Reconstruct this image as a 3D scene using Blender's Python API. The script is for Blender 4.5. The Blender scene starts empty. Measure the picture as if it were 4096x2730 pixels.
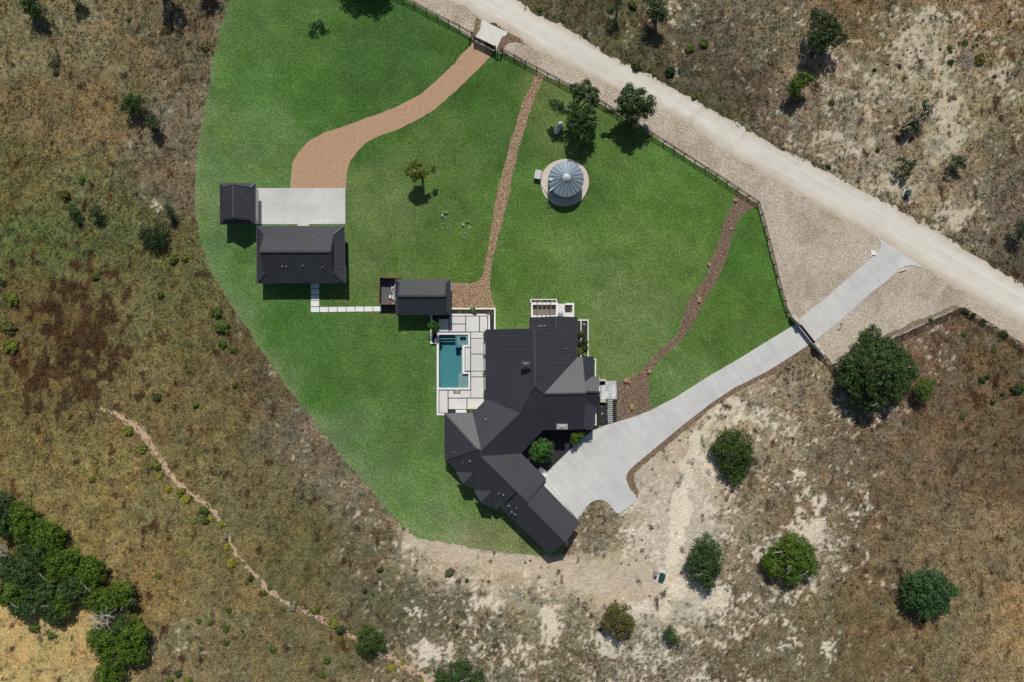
import bpy, bmesh, math, random
import numpy as np
from mathutils import Vector, Matrix
from mathutils.geometry import delaunay_2d_cdt

# ------------------------------------------------------------------ camera, sky, sun, exposure
S = 0.045            # metres per photo pixel on the ground
H = 123.0            # height of the drone above the lawn
sc = bpy.context.scene
cam_d = bpy.data.cameras.new("camera")
cam_d.sensor_width = 36.0
cam_d.lens = 36.0 * H / (4096 * S)
cam_d.clip_start = 1.0
cam_d.clip_end = 6000.0
cam = bpy.data.objects.new("camera", cam_d)
sc.collection.objects.link(cam)
cam.location = (0, 0, H)
sc.camera = cam

SUN_EL, SUN_AZ = 48.6, 1.0        # sun stands above the top of the picture
world = bpy.data.worlds.new("World")
sc.world = world
world.use_nodes = True
wn = world.node_tree
bg = wn.nodes["Background"]
sky = wn.nodes.new("ShaderNodeTexSky")
sky.sky_type = 'NISHITA'
sky.sun_disc = False
sky.sun_elevation = math.radians(SUN_EL)
sky.sun_rotation = math.radians(SUN_AZ)
wn.links.new(sky.outputs[0], bg.inputs[0])
bg.inputs[1].default_value = 0.06
sun_d = bpy.data.lights.new("sun", 'SUN')
sun_d.energy = 3.9
sun_d.angle = math.radians(0.5)
sun_d.color = (1.0, 0.955, 0.89)
sun = bpy.data.objects.new("sun", sun_d)
sc.collection.objects.link(sun)
to_sun = Vector((math.sin(math.radians(SUN_AZ)) * math.cos(math.radians(SUN_EL)),
                 math.cos(math.radians(SUN_AZ)) * math.cos(math.radians(SUN_EL)), math.sin(math.radians(SUN_EL))))
sun.rotation_euler = to_sun.to_track_quat('Z', 'Y').to_euler()
sun.location = to_sun * 200
sc.view_settings.view_transform = 'Standard'
sc.view_settings.look = 'None'
sc.view_settings.exposure = 0.0
sc.view_settings.gamma = 1.0
sc.view_settings.use_curve_mapping = False
sc.cycles.transparent_max_bounces = 12
sc.cycles.max_bounces = 6

rnd = random.Random(7)
OV = 4096 / 2353.0

# ------------------------------------------------------------------ helpers
def W(px, py, h=0.0):
    s = (H - h) / H
    return Vector(((px - 2048) * S * s, (1365 - py) * S * s, h))

def lin(c):
    return tuple(((v / 255) / 12.92 if v / 255 <= .04045 else ((v / 255 + .055) / 1.055) ** 2.4) for v in c)

def link(o, parent=None):
    sc.collection.objects.link(o)
    if parent is not None:
        o.parent = parent
    return o

def tag(o, label=None, cat=None, group=None, kind=None):
    if label: o['label'] = label
    if cat: o['category'] = cat
    if group: o['group'] = group
    if kind: o['kind'] = kind
    return o

def empty(name, loc, label, cat, group=None, rz=0.0):
    o = bpy.data.objects.new(name, None)
    o.empty_display_size = 0.3
    o.location = loc
    o.rotation_euler = (0, 0, rz)
    link(o)
    return tag(o, label, cat, group)

def mesh_obj(name, verts, faces, mat, parent=None, local=None, smooth=False, tints=None):
    me = bpy.data.meshes.new(name)
    if local is not None:
        lx, ly, lz = local
        verts = [(v[0] - lx, v[1] - ly, v[2] - lz) for v in verts]
    me.from_pydata([tuple(v) for v in verts], [], faces)
    mats = mat if isinstance(mat, (list, tuple)) else [mat]
    for m in mats: me.materials.append(m)
    if smooth:
        me.polygons.foreach_set('use_smooth', [True] * len(me.polygons))
    if tints is not None:
        a = me.color_attributes.new('tint', 'FLOAT_COLOR', 'POINT')
        arr = np.ones((len(me.vertices), 4), dtype=np.float32)
        arr[:, :3] = tints
        a.data.foreach_set('color', arr.ravel())
    me.update()
    o = bpy.data.objects.new(name, me)
    return link(o, parent)

class MB:
    """collects simple solids into one mesh (world coordinates)"""
    def __init__(s): s.v = []; s.f = []; s.m = []
    def add(s, vs, fs, mi=0):
        b = len(s.v)
        s.v += [tuple(v) for v in vs]
        s.f += [tuple(i + b for i in f) for f in fs]
        s.m += [mi] * len(fs)
        return s
    def box(s, x0, y0, z0, x1, y1, z1, mi=0):
        return s.add([(x0,y0,z0),(x1,y0,z0),(x1,y1,z0),(x0,y1,z0),(x0,y0,z1),(x1,y0,z1),(x1,y1,z1),(x0,y1,z1)],
                     [(0,3,2,1),(4,5,6,7),(0,1,5,4),(1,2,6,5),(2,3,7,6),(3,0,4,7)], mi)
    def bar(s, a, b, w, h, mi=0, up=Vector((0,0,1)), base=0.0):
        """box along a->b, width w, height h, sitting 'base' above the line"""
        a = Vector(a); b = Vector(b); d = (b - a)
        if d.length < 1e-5: return s
        d.normalize()
        side = d.cross(up)
        if side.length < 1e-4: side = d.cross(Vector((0,1,0)))
        side.normalize(); u = side.cross(d).normalized()
        q = []
        for p in (a, b):
            for sx, sz in ((-1,0),(1,0),(1,1),(-1,1)):
                q.append(p + side * sx * w * .5 + u * (base + sz * h))
        return s.add(q, [(0,1,2,3),(7,6,5,4),(0,4,5,1),(1,5,6,2),(2,6,7,3),(3,7,4,0)], mi)
    def tube(s, pts, rad, n=8, mi=0, cap=True):
        pts = [Vector(p) for p in pts]
        rads = rad if isinstance(rad, (list, tuple)) else [rad] * len(pts)
        rings = []
        for i, p in enumerate(pts):
            d = (pts[min(i+1, len(pts)-1)] - pts[max(i-1, 0)]).normalized()
            a = d.cross(Vector((0,0,1)))
            if a.length < .05: a = d.cross(Vector((0,1,0)))
            a.normalize(); b = a.cross(d).normalized()
            rings.append([p + (a * math.cos(t) + b * math.sin(t)) * rads[i] for t in [2*math.pi*k/n for k in range(n)]])
        vs = [v for r in rings for v in r]; fs = []
        for i in range(len(rings) - 1):
            for k in range(n):
                fs.append((i*n+k, i*n+(k+1)%n, (i+1)*n+(k+1)%n, (i+1)*n+k))
        if cap:
            fs.append(tuple(range(n))[::-1]); fs.append(tuple(range((len(rings)-1)*n, len(rings)*n)))
        return s.add(vs, fs, mi)
    def lathe(s, c, prof, n=24, mi=0, squash=1.0):
        vs = []; fs = []
        for r, z in prof:
            for k in range(n):
                t = 2*math.pi*k/n
                vs.append((c[0] + r*math.cos(t), c[1] + r*math.sin(t)*squash, c[2] + z))
        for i in range(len(prof)-1):
            for k in range(n):
                fs.append((i*n+k, i*n+(k+1)%n, (i+1)*n+(k+1)%n, (i+1)*n+k))
        fs.append(tuple(range((len(prof)-1)*n, len(prof)*n)))
        return s.add(vs, fs, mi)
    def prism(s, poly, z0, z1, mi=0):
        n = len(poly)
        ar = sum(poly[i][0]*poly[(i+1)%n][1]-poly[(i+1)%n][0]*poly[i][1] for i in range(n))
        if ar < 0: poly = poly[::-1]
        vs = [(p[0],p[1],z0) for p in poly] + [(p[0],p[1],z1) for p in poly]
        fs = [tuple(range(n))[::-1], tuple(range(n, 2*n))]
        fs += [(i, (i+1)%n, n+(i+1)%n, n+i) for i in range(n)]
        return s.add(vs, fs, mi)
    def build(s, name, mat, parent=None, smooth=False):
        loc = None
        if parent is not None:
            M = parent_world(parent).inverted()
            s.v = [tuple(M @ Vector(v)) for v in s.v]
        o = mesh_obj(name, s.v, s.f, mat, parent, smooth=smooth)
        if any(s.m):
            o.data.polygons.foreach_set('material_index', s.m)
        return o

def parent_world(o):
    M = Matrix.Translation(o.location) @ o.rotation_euler.to_matrix().to_4x4()
    if o.parent is not None:
        M = parent_world(o.parent) @ M
    return M

def centre(vs):
    xs = [v[0] for v in vs]; ys = [v[1] for v in vs]
    return ((min(xs)+max(xs))/2, (min(ys)+max(ys))/2, 0.0)

def solo(mb, name, mat, label=None, cat=None, group=None, kind=None, smooth=False):
    """one mesh as a top-level thing with its origin under its middle"""
    c = centre(mb.v)
    o = mesh_obj(name, mb.v, mb.f, mat, None, local=c, smooth=smooth)
    if any(mb.m): o.data.polygons.foreach_set('material_index', mb.m)
    o.location = c
    return tag(o, label, cat, group, kind)

def copy_tree(o, parent=None):
    c = o.copy(); sc.collection.objects.link(c); c.parent = parent
    for ch in list(o.children): copy_tree(ch, c)
    return c

# numpy noise
def vnoise(x, y, seed=0):
    xi = np.floor(x).astype(np.int64); yi = np.floor(y).astype(np.int64)
    xf = x - xi; yf = y - yi
    def hsh(a, b):
        n = (a * 374761393 + b * 668265263 + seed * 974634777) & 0xffffffff
        n = ((n ^ (n >> 13)) * 1274126177) & 0xffffffff
        n = n ^ (n >> 16)
        return (n & 0xffff) / 65535.0
    u = xf*xf*(3-2*xf); v = yf*yf*(3-2*yf)
    return (hsh(xi,yi)*(1-u)+hsh(xi+1,yi)*u)*(1-v) + (hsh(xi,yi+1)*(1-u)+hsh(xi+1,yi+1)*u)*v

def fbm(x, y, seed=0, oct=4):
    t = 0; a = .5; n = 0
    for i in range(oct):
        t = t + a * vnoise(x*2**i, y*2**i, seed+i*17); n += a; a *= .5
    return t / n

def inpoly(poly, X, Y):
    X = np.asarray(X); Y = np.asarray(Y)
    r = np.zeros(X.shape, bool); n = len(poly)
    for i in range(n):
        x0, y0 = poly[i][0], poly[i][1]; x1, y1 = poly[(i+1)%n][0], poly[(i+1)%n][1]
        if y0 == y1: continue
        c = ((y0 > Y) != (y1 > Y)) & (X < (x1-x0)*(Y-y0)/(y1-y0)+x0)
        r ^= c
    return r

# ------------------------------------------------------------------ materials
def new_mat(name):
    m = bpy.data.materials.new(name); m.use_nodes = True
    nt = m.node_tree; b = nt.nodes['Principled BSDF']
    return m, nt, b

def N(nt, typ, **kw):
    n = nt.nodes.new(typ)
    for k, v in kw.items(): setattr(n, k, v)
    return n

def L(nt, a, b): nt.links.new(a, b)

def noise(nt, scale, detail=4.0, rough=.55, dist=0.0, vec=None):
    n = N(nt, 'ShaderNodeTexNoise'); n.inputs['Scale'].default_value = scale
    n.inputs['Detail'].default_value = detail; n.inputs['Roughness'].default_value = rough
    n.inputs['Distortion'].default_value = dist
    if vec is not None: L(nt, vec, n.inputs['Vector'])
    return n

def mrange(nt, src, a, b, c, d, smooth=False):
    n = N(nt, 'ShaderNodeMapRange')
    if smooth: n.interpolation_type = 'SMOOTHSTEP'
    for i, v in enumerate((a, b, c, d)): n.inputs[i+1].default_value = v
    L(nt, src, n.inputs[0])
    return n.outputs[0]

def mixc(nt, fac, a, b, mode='MIX'):
    n = N(nt, 'ShaderNodeMix', data_type='RGBA', blend_type=mode)
    for sock, v in ((n.inputs[0], fac), (n.inputs[6], a), (n.inputs[7], b)):
        if isinstance(v, (int, float)): sock.default_value = v
        elif isinstance(v, tuple): sock.default_value = (*v[:3], 1)
        else: L(nt, v, sock)
    return n.outputs[2]

def mth(nt, op, a, b=None, clamp=False):
    n = N(nt, 'ShaderNodeMath', operation=op); n.use_clamp = clamp
    for i, v in enumerate((a, b)):
        if v is None: continue
        if isinstance(v, (int, float)): n.inputs[i].default_value = v
        else: L(nt, v, n.inputs[i])
    return n.outputs[0]

def pos(nt):
    return N(nt, 'ShaderNodeNewGeometry').outputs['Position']

def bump(nt, b, h, strength, dist):
    n = N(nt, 'ShaderNodeBump'); n.inputs['Strength'].default_value = strength
    n.inputs['Distance'].default_value = dist
    L(nt, h, n.inputs['Height']); L(nt, n.outputs[0], b.inputs['Normal'])

def gray(nt, fac):
    c = N(nt, 'ShaderNodeCombineColor')
    for i in range(3): L(nt, fac, c.inputs[i])
    return c.outputs[0]

def plain(name, col, rough=.7, metal=0.0, var=.12, nscale=3.0, bstr=0.0, spec=None):
    m, nt, b = new_mat(name)
    P = pos(nt)
    n = noise(nt, nscale, 5, .6, vec=P)
    f = mrange(nt, n.outputs[0], .3, .7, 1-var, 1+var)
    L(nt, mixc(nt, 1.0, col, gray(nt, f), 'MULTIPLY'), b.inputs['Base Color'])
    b.inputs['Roughness'].default_value = rough
    b.inputs['Metallic'].default_value = metal
    if spec is not None: b.inputs['Specular IOR Level'].default_value = spec
    if bstr: bump(nt, b, n.outputs[0], bstr, .02)
    return m

def ground_mat():
    m, nt, b = new_mat('dry_field')
    P = pos(nt)
    at = N(nt, 'ShaderNodeAttribute', attribute_name='tint')
    ab = N(nt, 'ShaderNodeAttribute', attribute_name='bare')
    base = at.outputs['Color']
    n1 = noise(nt, 1.9, 8, .68, .25, P)
    n2 = noise(nt, .42, 5, .62, .3, P)
    n3 = noise(nt, 6.5, 3, .7, 0, P)
    f = mth(nt, 'ADD', mrange(nt, n1.outputs[0], .36, .64, .60, 1.38), mrange(nt, n2.outputs[0], .3, .7, -.14, .14))
    f = mth(nt, 'MULTIPLY', f, mrange(nt, n3.outputs[0], .34, .66, .66, 1.34))
    sp0 = N(nt, 'ShaderNodeRGBToBW'); L(nt, base, sp0.inputs[0])
    calm = mrange(nt, sp0.outputs[0], .26, .50, 0, .78)
    fm = N(nt, 'ShaderNodeMix', data_type='FLOAT'); L(nt, calm, fm.inputs[0]); L(nt, f, fm.inputs[2]); fm.inputs[3].default_value = 1.0
    f = fm.outputs[0]
    c = mixc(nt, 1.0, base, gray(nt, f), 'MULTIPLY')
    # rust and olive drifts
    n5 = noise(nt, .8, 6, .7, .4, P)
    c = mixc(nt, mrange(nt, n5.outputs[0], .54, .68, 0, .42), c, mixc(nt, 1.0, c, (.86, .98, .55), 'MULTIPLY'))
    n6 = noise(nt, .62, 6, .72, .6, P)
    c = mixc(nt, mrange(nt, n6.outputs[0], .55, .7, 0, .28), c, mixc(nt, 1.0, c, (1.05, .78, .62), 'MULTIPLY'))
    # pale caliche showing through where the grass is thin
    n4 = noise(nt, 1.35, 9, .74, .5, P)
    t = mth(nt, 'ADD', n4.outputs[0], mth(nt, 'MULTIPLY', ab.outputs['Fac'], .42))
    k = mrange(nt, t, .67, .80, 0, 1)
    k = mth(nt, 'MULTIPLY', k, mrange(nt, ab.outputs['Fac'], .02, .2, 0, .92))
    pale = mixc(nt, mrange(nt, n3.outputs[0], .3, .7, 0, 1), (.40, .35, .275), (.54, .49, .41))
    c = mixc(nt, k, c, pale)
    # dark specks of weeds on everything
    n7 = noise(nt, 3.1, 6, .75, 0, P)
    c = mixc(nt, mrange(nt, n7.outputs[0], .55, .64, 0, .75), c, mixc(nt, 1.0, c, (.38, .42, .30), 'MULTIPLY'))
    L(nt, c, b.inputs['Base Color'])
    b.inputs['Roughness'].default_value = .95
    b.inputs['Specular IOR Level'].default_value = .1
    hh = mth(nt, 'ADD', n1.outputs[0], mth(nt, 'MULTIPLY', n3.outputs[0], .35))
    bump(nt, b, hh, .75, .35)
    return m

def lawn_mat():
    m, nt, b = new_mat('lawn_grass')
    P = pos(nt)
    at = N(nt, 'ShaderNodeAttribute', attribute_name='tint')
    n1 = noise(nt, 2.6, 7, .7, .15, P)
    n2 = noise(nt, .22, 5, .6, .5, P)
    n3 = noise(nt, 7.0, 4, .75, 0, P)
    n4 = noise(nt, .75, 5, .65, .3, P)
    f = mth(nt, 'MULTIPLY', mrange(nt, n1.outputs[0], .38, .62, .66, 1.36), mrange(nt, n3.outputs[0], .36, .64, .60, 1.42))
    c = mixc(nt, 1.0, at.outputs['Color'], gray(nt, f), 'MULTIPLY')
    c = mixc(nt, mrange(nt, n2.outputs[0], .50, .64, 0, .6), c, mixc(nt, 1.0, c, (.70, .88, .55), 'MULTIPLY'))
    c = mixc(nt, mrange(nt, n4.outputs[0], .52, .68, 0, .7), c, mixc(nt, 1.0, c, (1.45, 1.2, 1.4), 'MULTIPLY'))
    n5 = noise(nt, 3.6, 5, .7, 0, P)
    sp = mth(nt, 'MULTIPLY', mrange(nt, n5.outputs[0], .54, .60, 0, .85), mrange(nt, n2.outputs[0], .4, .55, 1, .35))
    c = mixc(nt, sp, c, mixc(nt, 1.0, c, (.50, .66, .42), 'MULTIPLY'))
    L(nt, c, b.inputs['Base Color'])
    b.inputs['Roughness'].default_value = .9
    b.inputs['Specular IOR Level'].default_value = .12
    bump(nt, b, mth(nt, 'ADD', n3.outputs[0], n1.outputs[0]), .5, .12)
    return m

def stones_mat(name, scale, cols, gap=(.06, .05, .04), gapw=.12, drift=None, bst=1.0, light=1.0):
    """a bed of loose stones: every cell its own colour, dark joints, rounded relief"""
    m, nt, b = new_mat(name)
    P = pos(nt)
    nz = noise(nt, scale*1.3, 2, .5, 0, P)
    off = N(nt, 'ShaderNodeVectorMath', operation='MULTIPLY_ADD')
    L(nt, nz.outputs['Color'], off.inputs[0]); off.inputs[1].default_value = (.25/scale*1.6,)*3; L(nt, P, off.inputs[2])
    v = N(nt, 'ShaderNodeTexVoronoi', feature='F1'); v.inputs['Scale'].default_value = scale
    L(nt, off.outputs[0], v.inputs['Vector'])
    r = N(nt, 'ShaderNodeValToRGB'); r.color_ramp.interpolation = 'CONSTANT'
    el = r.color_ramp.elements
    while len(el) < len(cols): el.new(.5)
    for i, c in enumerate(cols):
        el[i].position = i / len(cols); el[i].color = (*[x*light for x in c], 1)
    sep = N(nt, 'ShaderNodeSeparateColor'); L(nt, v.outputs['Color'], sep.inputs[0])
    L(nt, sep.outputs[0], r.inputs[0])
    f = mrange(nt, sep.outputs[1], 0, 1, .72, 1.22)
    c = mixc(nt, 1.0, r.outputs[0], gray(nt, f), 'MULTIPLY')
    e = mrange(nt, v.outputs['Distance'], .48, .72, 0, 1)
    c = mixc(nt, mth(nt, 'MULTIPLY', e, gapw*6, True), c, gap)
    big = noise(nt, .16, 6, .65, .6, P)
    if drift: c = mixc(nt, mrange(nt, big.outputs[0], .46, .66, 0, .8), c, mixc(nt, 1.0, c, drift, 'MULTIPLY'))
    L(nt, c, b.inputs['Base Color'])
    b.inputs['Roughness'].default_value = .85
    bump(nt, b, mrange(nt, v.outputs['Distance'], 0, .7, 1, 0, True), bst, .12)
    return m

def road_mat():
    m, nt, b = new_mat('caliche_road')
    P = pos(nt)
    mp = N(nt, 'ShaderNodeMapping'); L(nt, P, mp.inputs[0])
    mp.inputs['Rotation'].default_value = (0, 0, math.radians(29)); 
    st = N(nt, 'ShaderNodeMapping'); L(nt, mp.outputs[0], st.inputs[0]); st.inputs['Scale'].default_value = (.035, 1.0, 1)
    s1 = noise(nt, 1.6, 6, .6, .3, st.outputs[0])
    s2 = noise(nt, 7, 4, .6, .2, st.outputs[0])
    n1 = noise(nt, 5, 6, .7, 0, P)
    n2 = noise(nt, .12, 5, .6, .4, P)
    at = N(nt, 'ShaderNodeAttribute', attribute_name='tint')
    f = mth(nt, 'MULTIPLY', mrange(nt, s1.outputs[0], .3, .7, .90, 1.08), mrange(nt, s2.outputs[0], .3, .7, .95, 1.05))
    f = mth(nt, 'MULTIPLY', f, mrange(nt, n1.outputs[0], .3, .7, .90, 1.08))
    f = mth(nt, 'MULTIPLY', f, mrange(nt, n2.outputs[0], .3, .7, .95, 1.05))
    c = mixc(nt, 1.0, at.outputs['Color'], gray(nt, f), 'MULTIPLY')
    L(nt, c, b.inputs['Base Color']); b.inputs['Roughness'].default_value = .95
    b.inputs['Specular IOR Level'].default_value = .1
    bump(nt, b, n1.outputs[0], .35, .05)
    return m

def concrete_mat(name, col, streak=True, rot=38):
    m, nt, b = new_mat(name)
    P = pos(nt)
    mp = N(nt, 'ShaderNodeMapping'); L(nt, P, mp.inputs[0]); mp.inputs['Rotation'].default_value = (0, 0, math.radians(-rot))
    st = N(nt, 'ShaderNodeMapping'); L(nt, mp.outputs[0], st.inputs[0]); st.inputs['Scale'].default_value = (1.0, .12, 1)
    s1 = noise(nt, .9, 6, .65, .1, st.outputs[0])
    n1 = noise(nt, 9, 4, .7, 0, P)
    n2 = noise(nt, .25, 5, .6, .5, P)
    f = mth(nt, 'MULTIPLY', mrange(nt, s1.outputs[0], .3, .7, .93 if streak else .98, 1.05 if streak else 1.02),
            mrange(nt, n1.outputs[0], .25, .75, .95, 1.05))
    f = mth(nt, 'MULTIPLY', f, mrange(nt, n2.outputs[0], .34, .66, .90, 1.05))
    c = mixc(nt, 1.0, col, gray(nt, f), 'MULTIPLY')
    c = mixc(nt, mrange(nt, n2.outputs[0], .55, .7, 0, .25), c, mixc(nt, 1.0, c, (1.0, .97, .9), 'MULTIPLY'))
    L(nt, c, b.inputs['Base Color']); b.inputs['Roughness'].default_value = .8
    b.inputs['Specular IOR Level'].default_value = .25
    return m

def tint_mat(name, rough=.7, trans=0.0, var=0.0):
    m, nt, b = new_mat(name)
    at = N(nt, 'ShaderNodeAttribute', attribute_name='tint')
    L(nt, at.outputs['Color'], b.inputs['Base Color'])
    b.inputs['Roughness'].default_value = rough
    b.inputs['Specular IOR Level'].default_value = .25
    if trans:
        t = N(nt, 'ShaderNodeBsdfTranslucent'); L(nt, at.outputs['Color'], t.inputs[0])
        mx = N(nt, 'ShaderNodeMixShader'); mx.inputs[0].default_value = trans
        L(nt, b.outputs[0], mx.inputs[1]); L(nt, t.outputs[0], mx.inputs[2])
        L(nt, mx.outputs[0], nt.nodes['Material Output'].inputs[0])
    return m

def roof_mat(name, col, rough=.6, metal=.0):
    m, nt, b = new_mat(name)
    P = pos(nt)
    n = noise(nt, 1.2, 5, .6, .2, P); n2 = noise(nt, .25, 3, .5, 0, P)
    f = mth(nt, 'MULTIPLY', mrange(nt, n.outputs[0], .3, .7, .92, 1.08), mrange(nt, n2.outputs[0], .3, .7, .92, 1.08))
    L(nt, mixc(nt, 1.0, col, gray(nt, f), 'MULTIPLY'), b.inputs['Base Color'])
    b.inputs['Metallic'].default_value = metal
    b.inputs['Roughness'].default_value = rough; b.inputs['Specular IOR Level'].default_value = .42
    return m

def water_mat():
    m, nt, b = new_mat('pool_water')
    nt.nodes.remove(b)
    P = pos(nt)
    tr = N(nt, 'ShaderNodeBsdfTransparent'); tr.inputs[0].default_value = (.93, .98, .98, 1)
    gl = N(nt, 'ShaderNodeBsdfGlossy'); gl.inputs['Roughness'].default_value = .05
    fr = N(nt, 'ShaderNodeFresnel'); fr.inputs[0].default_value = 1.33
    n = noise(nt, 2.2, 5, .6, .6, P)
    bp = N(nt, 'ShaderNodeBump'); bp.inputs['Strength'].default_value = .5; bp.inputs['Distance'].default_value = .08
    L(nt, n.outputs[0], bp.inputs['Height']); L(nt, bp.outputs[0], gl.inputs['Normal']); L(nt, bp.outputs[0], fr.inputs['Normal'])
    mx = N(nt, 'ShaderNodeMixShader')
    L(nt, fr.outputs[0], mx.inputs[0]); L(nt, tr.outputs[0], mx.inputs[1]); L(nt, gl.outputs[0], mx.inputs[2])
    L(nt, mx.outputs[0], nt.nodes['Material Output'].inputs['Surface'])
    va = N(nt, 'ShaderNodeVolumeAbsorption'); va.inputs['Color'].default_value = (.02, .62, .70, 1); va.inputs['Density'].default_value = .30
    L(nt, va.outputs[0], nt.nodes['Material Output'].inputs['Volume'])
    return m

def brick_paver_mat():
    m, nt, b = new_mat('entry_pavers')
    P = pos(nt)
    br = N(nt, 'ShaderNodeTexBrick'); br.inputs['Scale'].default_value = 1.0
    br.inputs['Brick Width'].default_value = 1.2; br.inputs['Row Height'].default_value = .6
    br.inputs['Mortar Size'].default_value = .012
    br.inputs['Color1'].default_value = (.42,.42,.42,1); br.inputs['Color2'].default_value = (.60,.60,.60,1)
    br.inputs['Mortar'].default_value = (.25,.25,.25,1)
    mp = N(nt, 'ShaderNodeMapping'); mp.inputs['Rotation'].default_value = (0,0,math.pi/2)
    L(nt, P, mp.inputs[0]); L(nt, mp.outputs[0], br.inputs[0])
    n = noise(nt, 2.5, 6, .65, .2, P)
    c = mixc(nt, 1.0, br.outputs[0], gray(nt, mrange(nt, n.outputs[0], .3, .7, .85, 1.12)), 'MULTIPLY')
    L(nt, c, b.inputs['Base Color']); b.inputs['Roughness'].default_value = .7
    return m

M_ = {}
M_['ground'] = ground_mat()
M_['lawn'] = lawn_mat()
M_['verge'] = stones_mat('limestone_cobbles', 8.5, [(.60,.54,.42),(.48,.39,.29),(.70,.65,.54),(.42,.34,.26),(.56,.47,.35),(.64,.59,.50),(.52,.42,.31)],
                         gap=(.22,.18,.135), gapw=.10, drift=(.66,.61,.55), bst=.5)
M_['river'] = stones_mat('river_rock', 6.6, [(.58,.38,.19),(.42,.26,.13),(.68,.50,.31),(.30,.19,.11),(.54,.34,.17),(.62,.46,.32),(.47,.30,.17)],
                         gap=(.05,.035,.025), gapw=.16, drift=(.9,.86,.82), bst=1.0)
M_['river_dark'] = stones_mat('brown_river_rock', 6.8, [(.33,.215,.13),(.22,.15,.095),(.40,.30,.205),(.15,.105,.075),(.30,.195,.12),(.36,.275,.20)],
                         gap=(.03,.022,.018), gapw=.16, drift=(.88,.82,.80), bst=1.0)
M_['mulch'] = stones_mat('brown_mulch', 6.5, [(.33,.21,.13),(.22,.145,.09),(.40,.29,.19),(.16,.11,.07)], gap=(.04,.03,.02), gapw=.12, bst=.8)
M_['dark_gravel'] = stones_mat('black_gravel', 14, [(.030,.031,.034),(.022,.022,.025),(.045,.046,.05),(.018,.018,.02)], gap=(.01,.01,.01), gapw=.1, bst=.6)
M_['granite'] = plain('decomposed_granite', lin((170,139,111)), .95, 0, .14, 1.6, .3)
M_['road'] = road_mat()
M_['concrete'] = concrete_mat('drive_concrete', (.53,.53,.51))
M_['slab'] = concrete_mat('court_concrete', (.53,.53,.505), rot=90)
M_['joint'] = plain('control_joint', (.33,.325,.315), .9, var=.05)  # darker line colour of the slab control joints
M_['paving'] = concrete_mat('deck_slab', (.62,.61,.585), False)
M_['white'] = plain('white_coping', (.72,.715,.68), .7, var=.06, nscale=2.0)
M_['whitewall'] = plain('white_stucco', (.62,.61,.58), .85, var=.05)
M_['limestone'] = plain('limestone_block', (.50,.45,.36), .85, var=.22, nscale=2.8, bstr=.4)
M_['leaf'] = tint_mat('foliage', .6, .12)
M_['grass'] = tint_mat('dry_grass_blades', .85, .15)
M_['bark'] = plain('grey_bark', (.17,.145,.12), .9, var=.3, nscale=5, bstr=.5)
M_['deadwood'] = plain('dead_wood', (.34,.31,.28), .9, var=.25, nscale=5)
M_['roof'] = roof_mat('charcoal_standing_seam', (.042,.043,.053), .52)
M_['seam'] = roof_mat('seam_rib', (.026,.025,.029), .6)
M_['cap'] = roof_mat('ridge_flashing', (.044,.044,.050), .52)
M_['black'] = plain('black_metal', (.015,.014,.013), .5, var=.1)
M_['darkwood'] = plain('dark_stained_timber', (.022,.017,.013), .7, var=.25, nscale=6)
M_['brownwood'] = plain('cedar_boards', (.20,.095,.04), .8, var=.3, nscale=5)
M_['galv'] = plain('galvanised_steel', (.20,.26,.31), .58, .2, .12, 1.5)
M_['galvlight'] = plain('bright_galvanised', (.44,.47,.48), .6, .15, .1, 3)
M_['pvc'] = plain('white_pipe', (.75,.75,.74), .5, var=.05)
M_['cream'] = plain('cream_gravel_ring', (.52,.50,.40), .9, var=.12, nscale=6, bstr=.3)
M_['pad'] = plain('tank_gravel_pad', (.55,.47,.41), .95, var=.18, nscale=4, bstr=.4)
M_['green_plastic'] = plain('green_plastic', (.07,.18,.09), .55, var=.08)
M_['green_pale'] = plain('faded_green_plastic', (.22,.31,.19), .6, var=.08)
M_['utility'] = plain('utility_green', (.012,.055,.04), .5, var=.1)
M_['greymetal'] = plain('grey_paint', (.24,.27,.29), .5, var=.1)
M_['plaster'] = plain('pool_plaster', (.20,.36,.37), .6, var=.1, nscale=3)
M_['tile'] = plain('dark_pool_tile', (.05,.16,.18), .35, var=.15, nscale=6)
M_['water'] = water_mat()
M_['brownfloor'] = plain('brown_patio_floor', (.17,.145,.12), .85, var=.1)
M_['pavers'] = brick_paver_mat()
M_['step'] = plain('grey_step_stone', (.34,.345,.32), .8, var=.12, nscale=4)
M_['glass'] = plain('window_glass', (.02,.025,.03), .1, var=.02)
M_['boulder'] = plain('orange_sandstone', (.32,.19,.10), .85, var=.3, nscale=3, bstr=.6)
M_['erosion'] = plain('pink_eroded_soil', lin((180,153,127)), .95, var=.34, nscale=2.2, bstr=.5)
M_['blue'] = plain('blue_plastic', (.02,.16,.24), .4, var=.1)
M_['yellow'] = plain('yellow_blossom', (.62,.52,.02), .6, var=.15, nscale=10)
M_['whitef'] = plain('white_blossom', (.62,.62,.52), .6, var=.1, nscale=10)
M_['burnt'] = plain('charred_wood', (.05,.035,.025), .9, var=.4, nscale=6)

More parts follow.
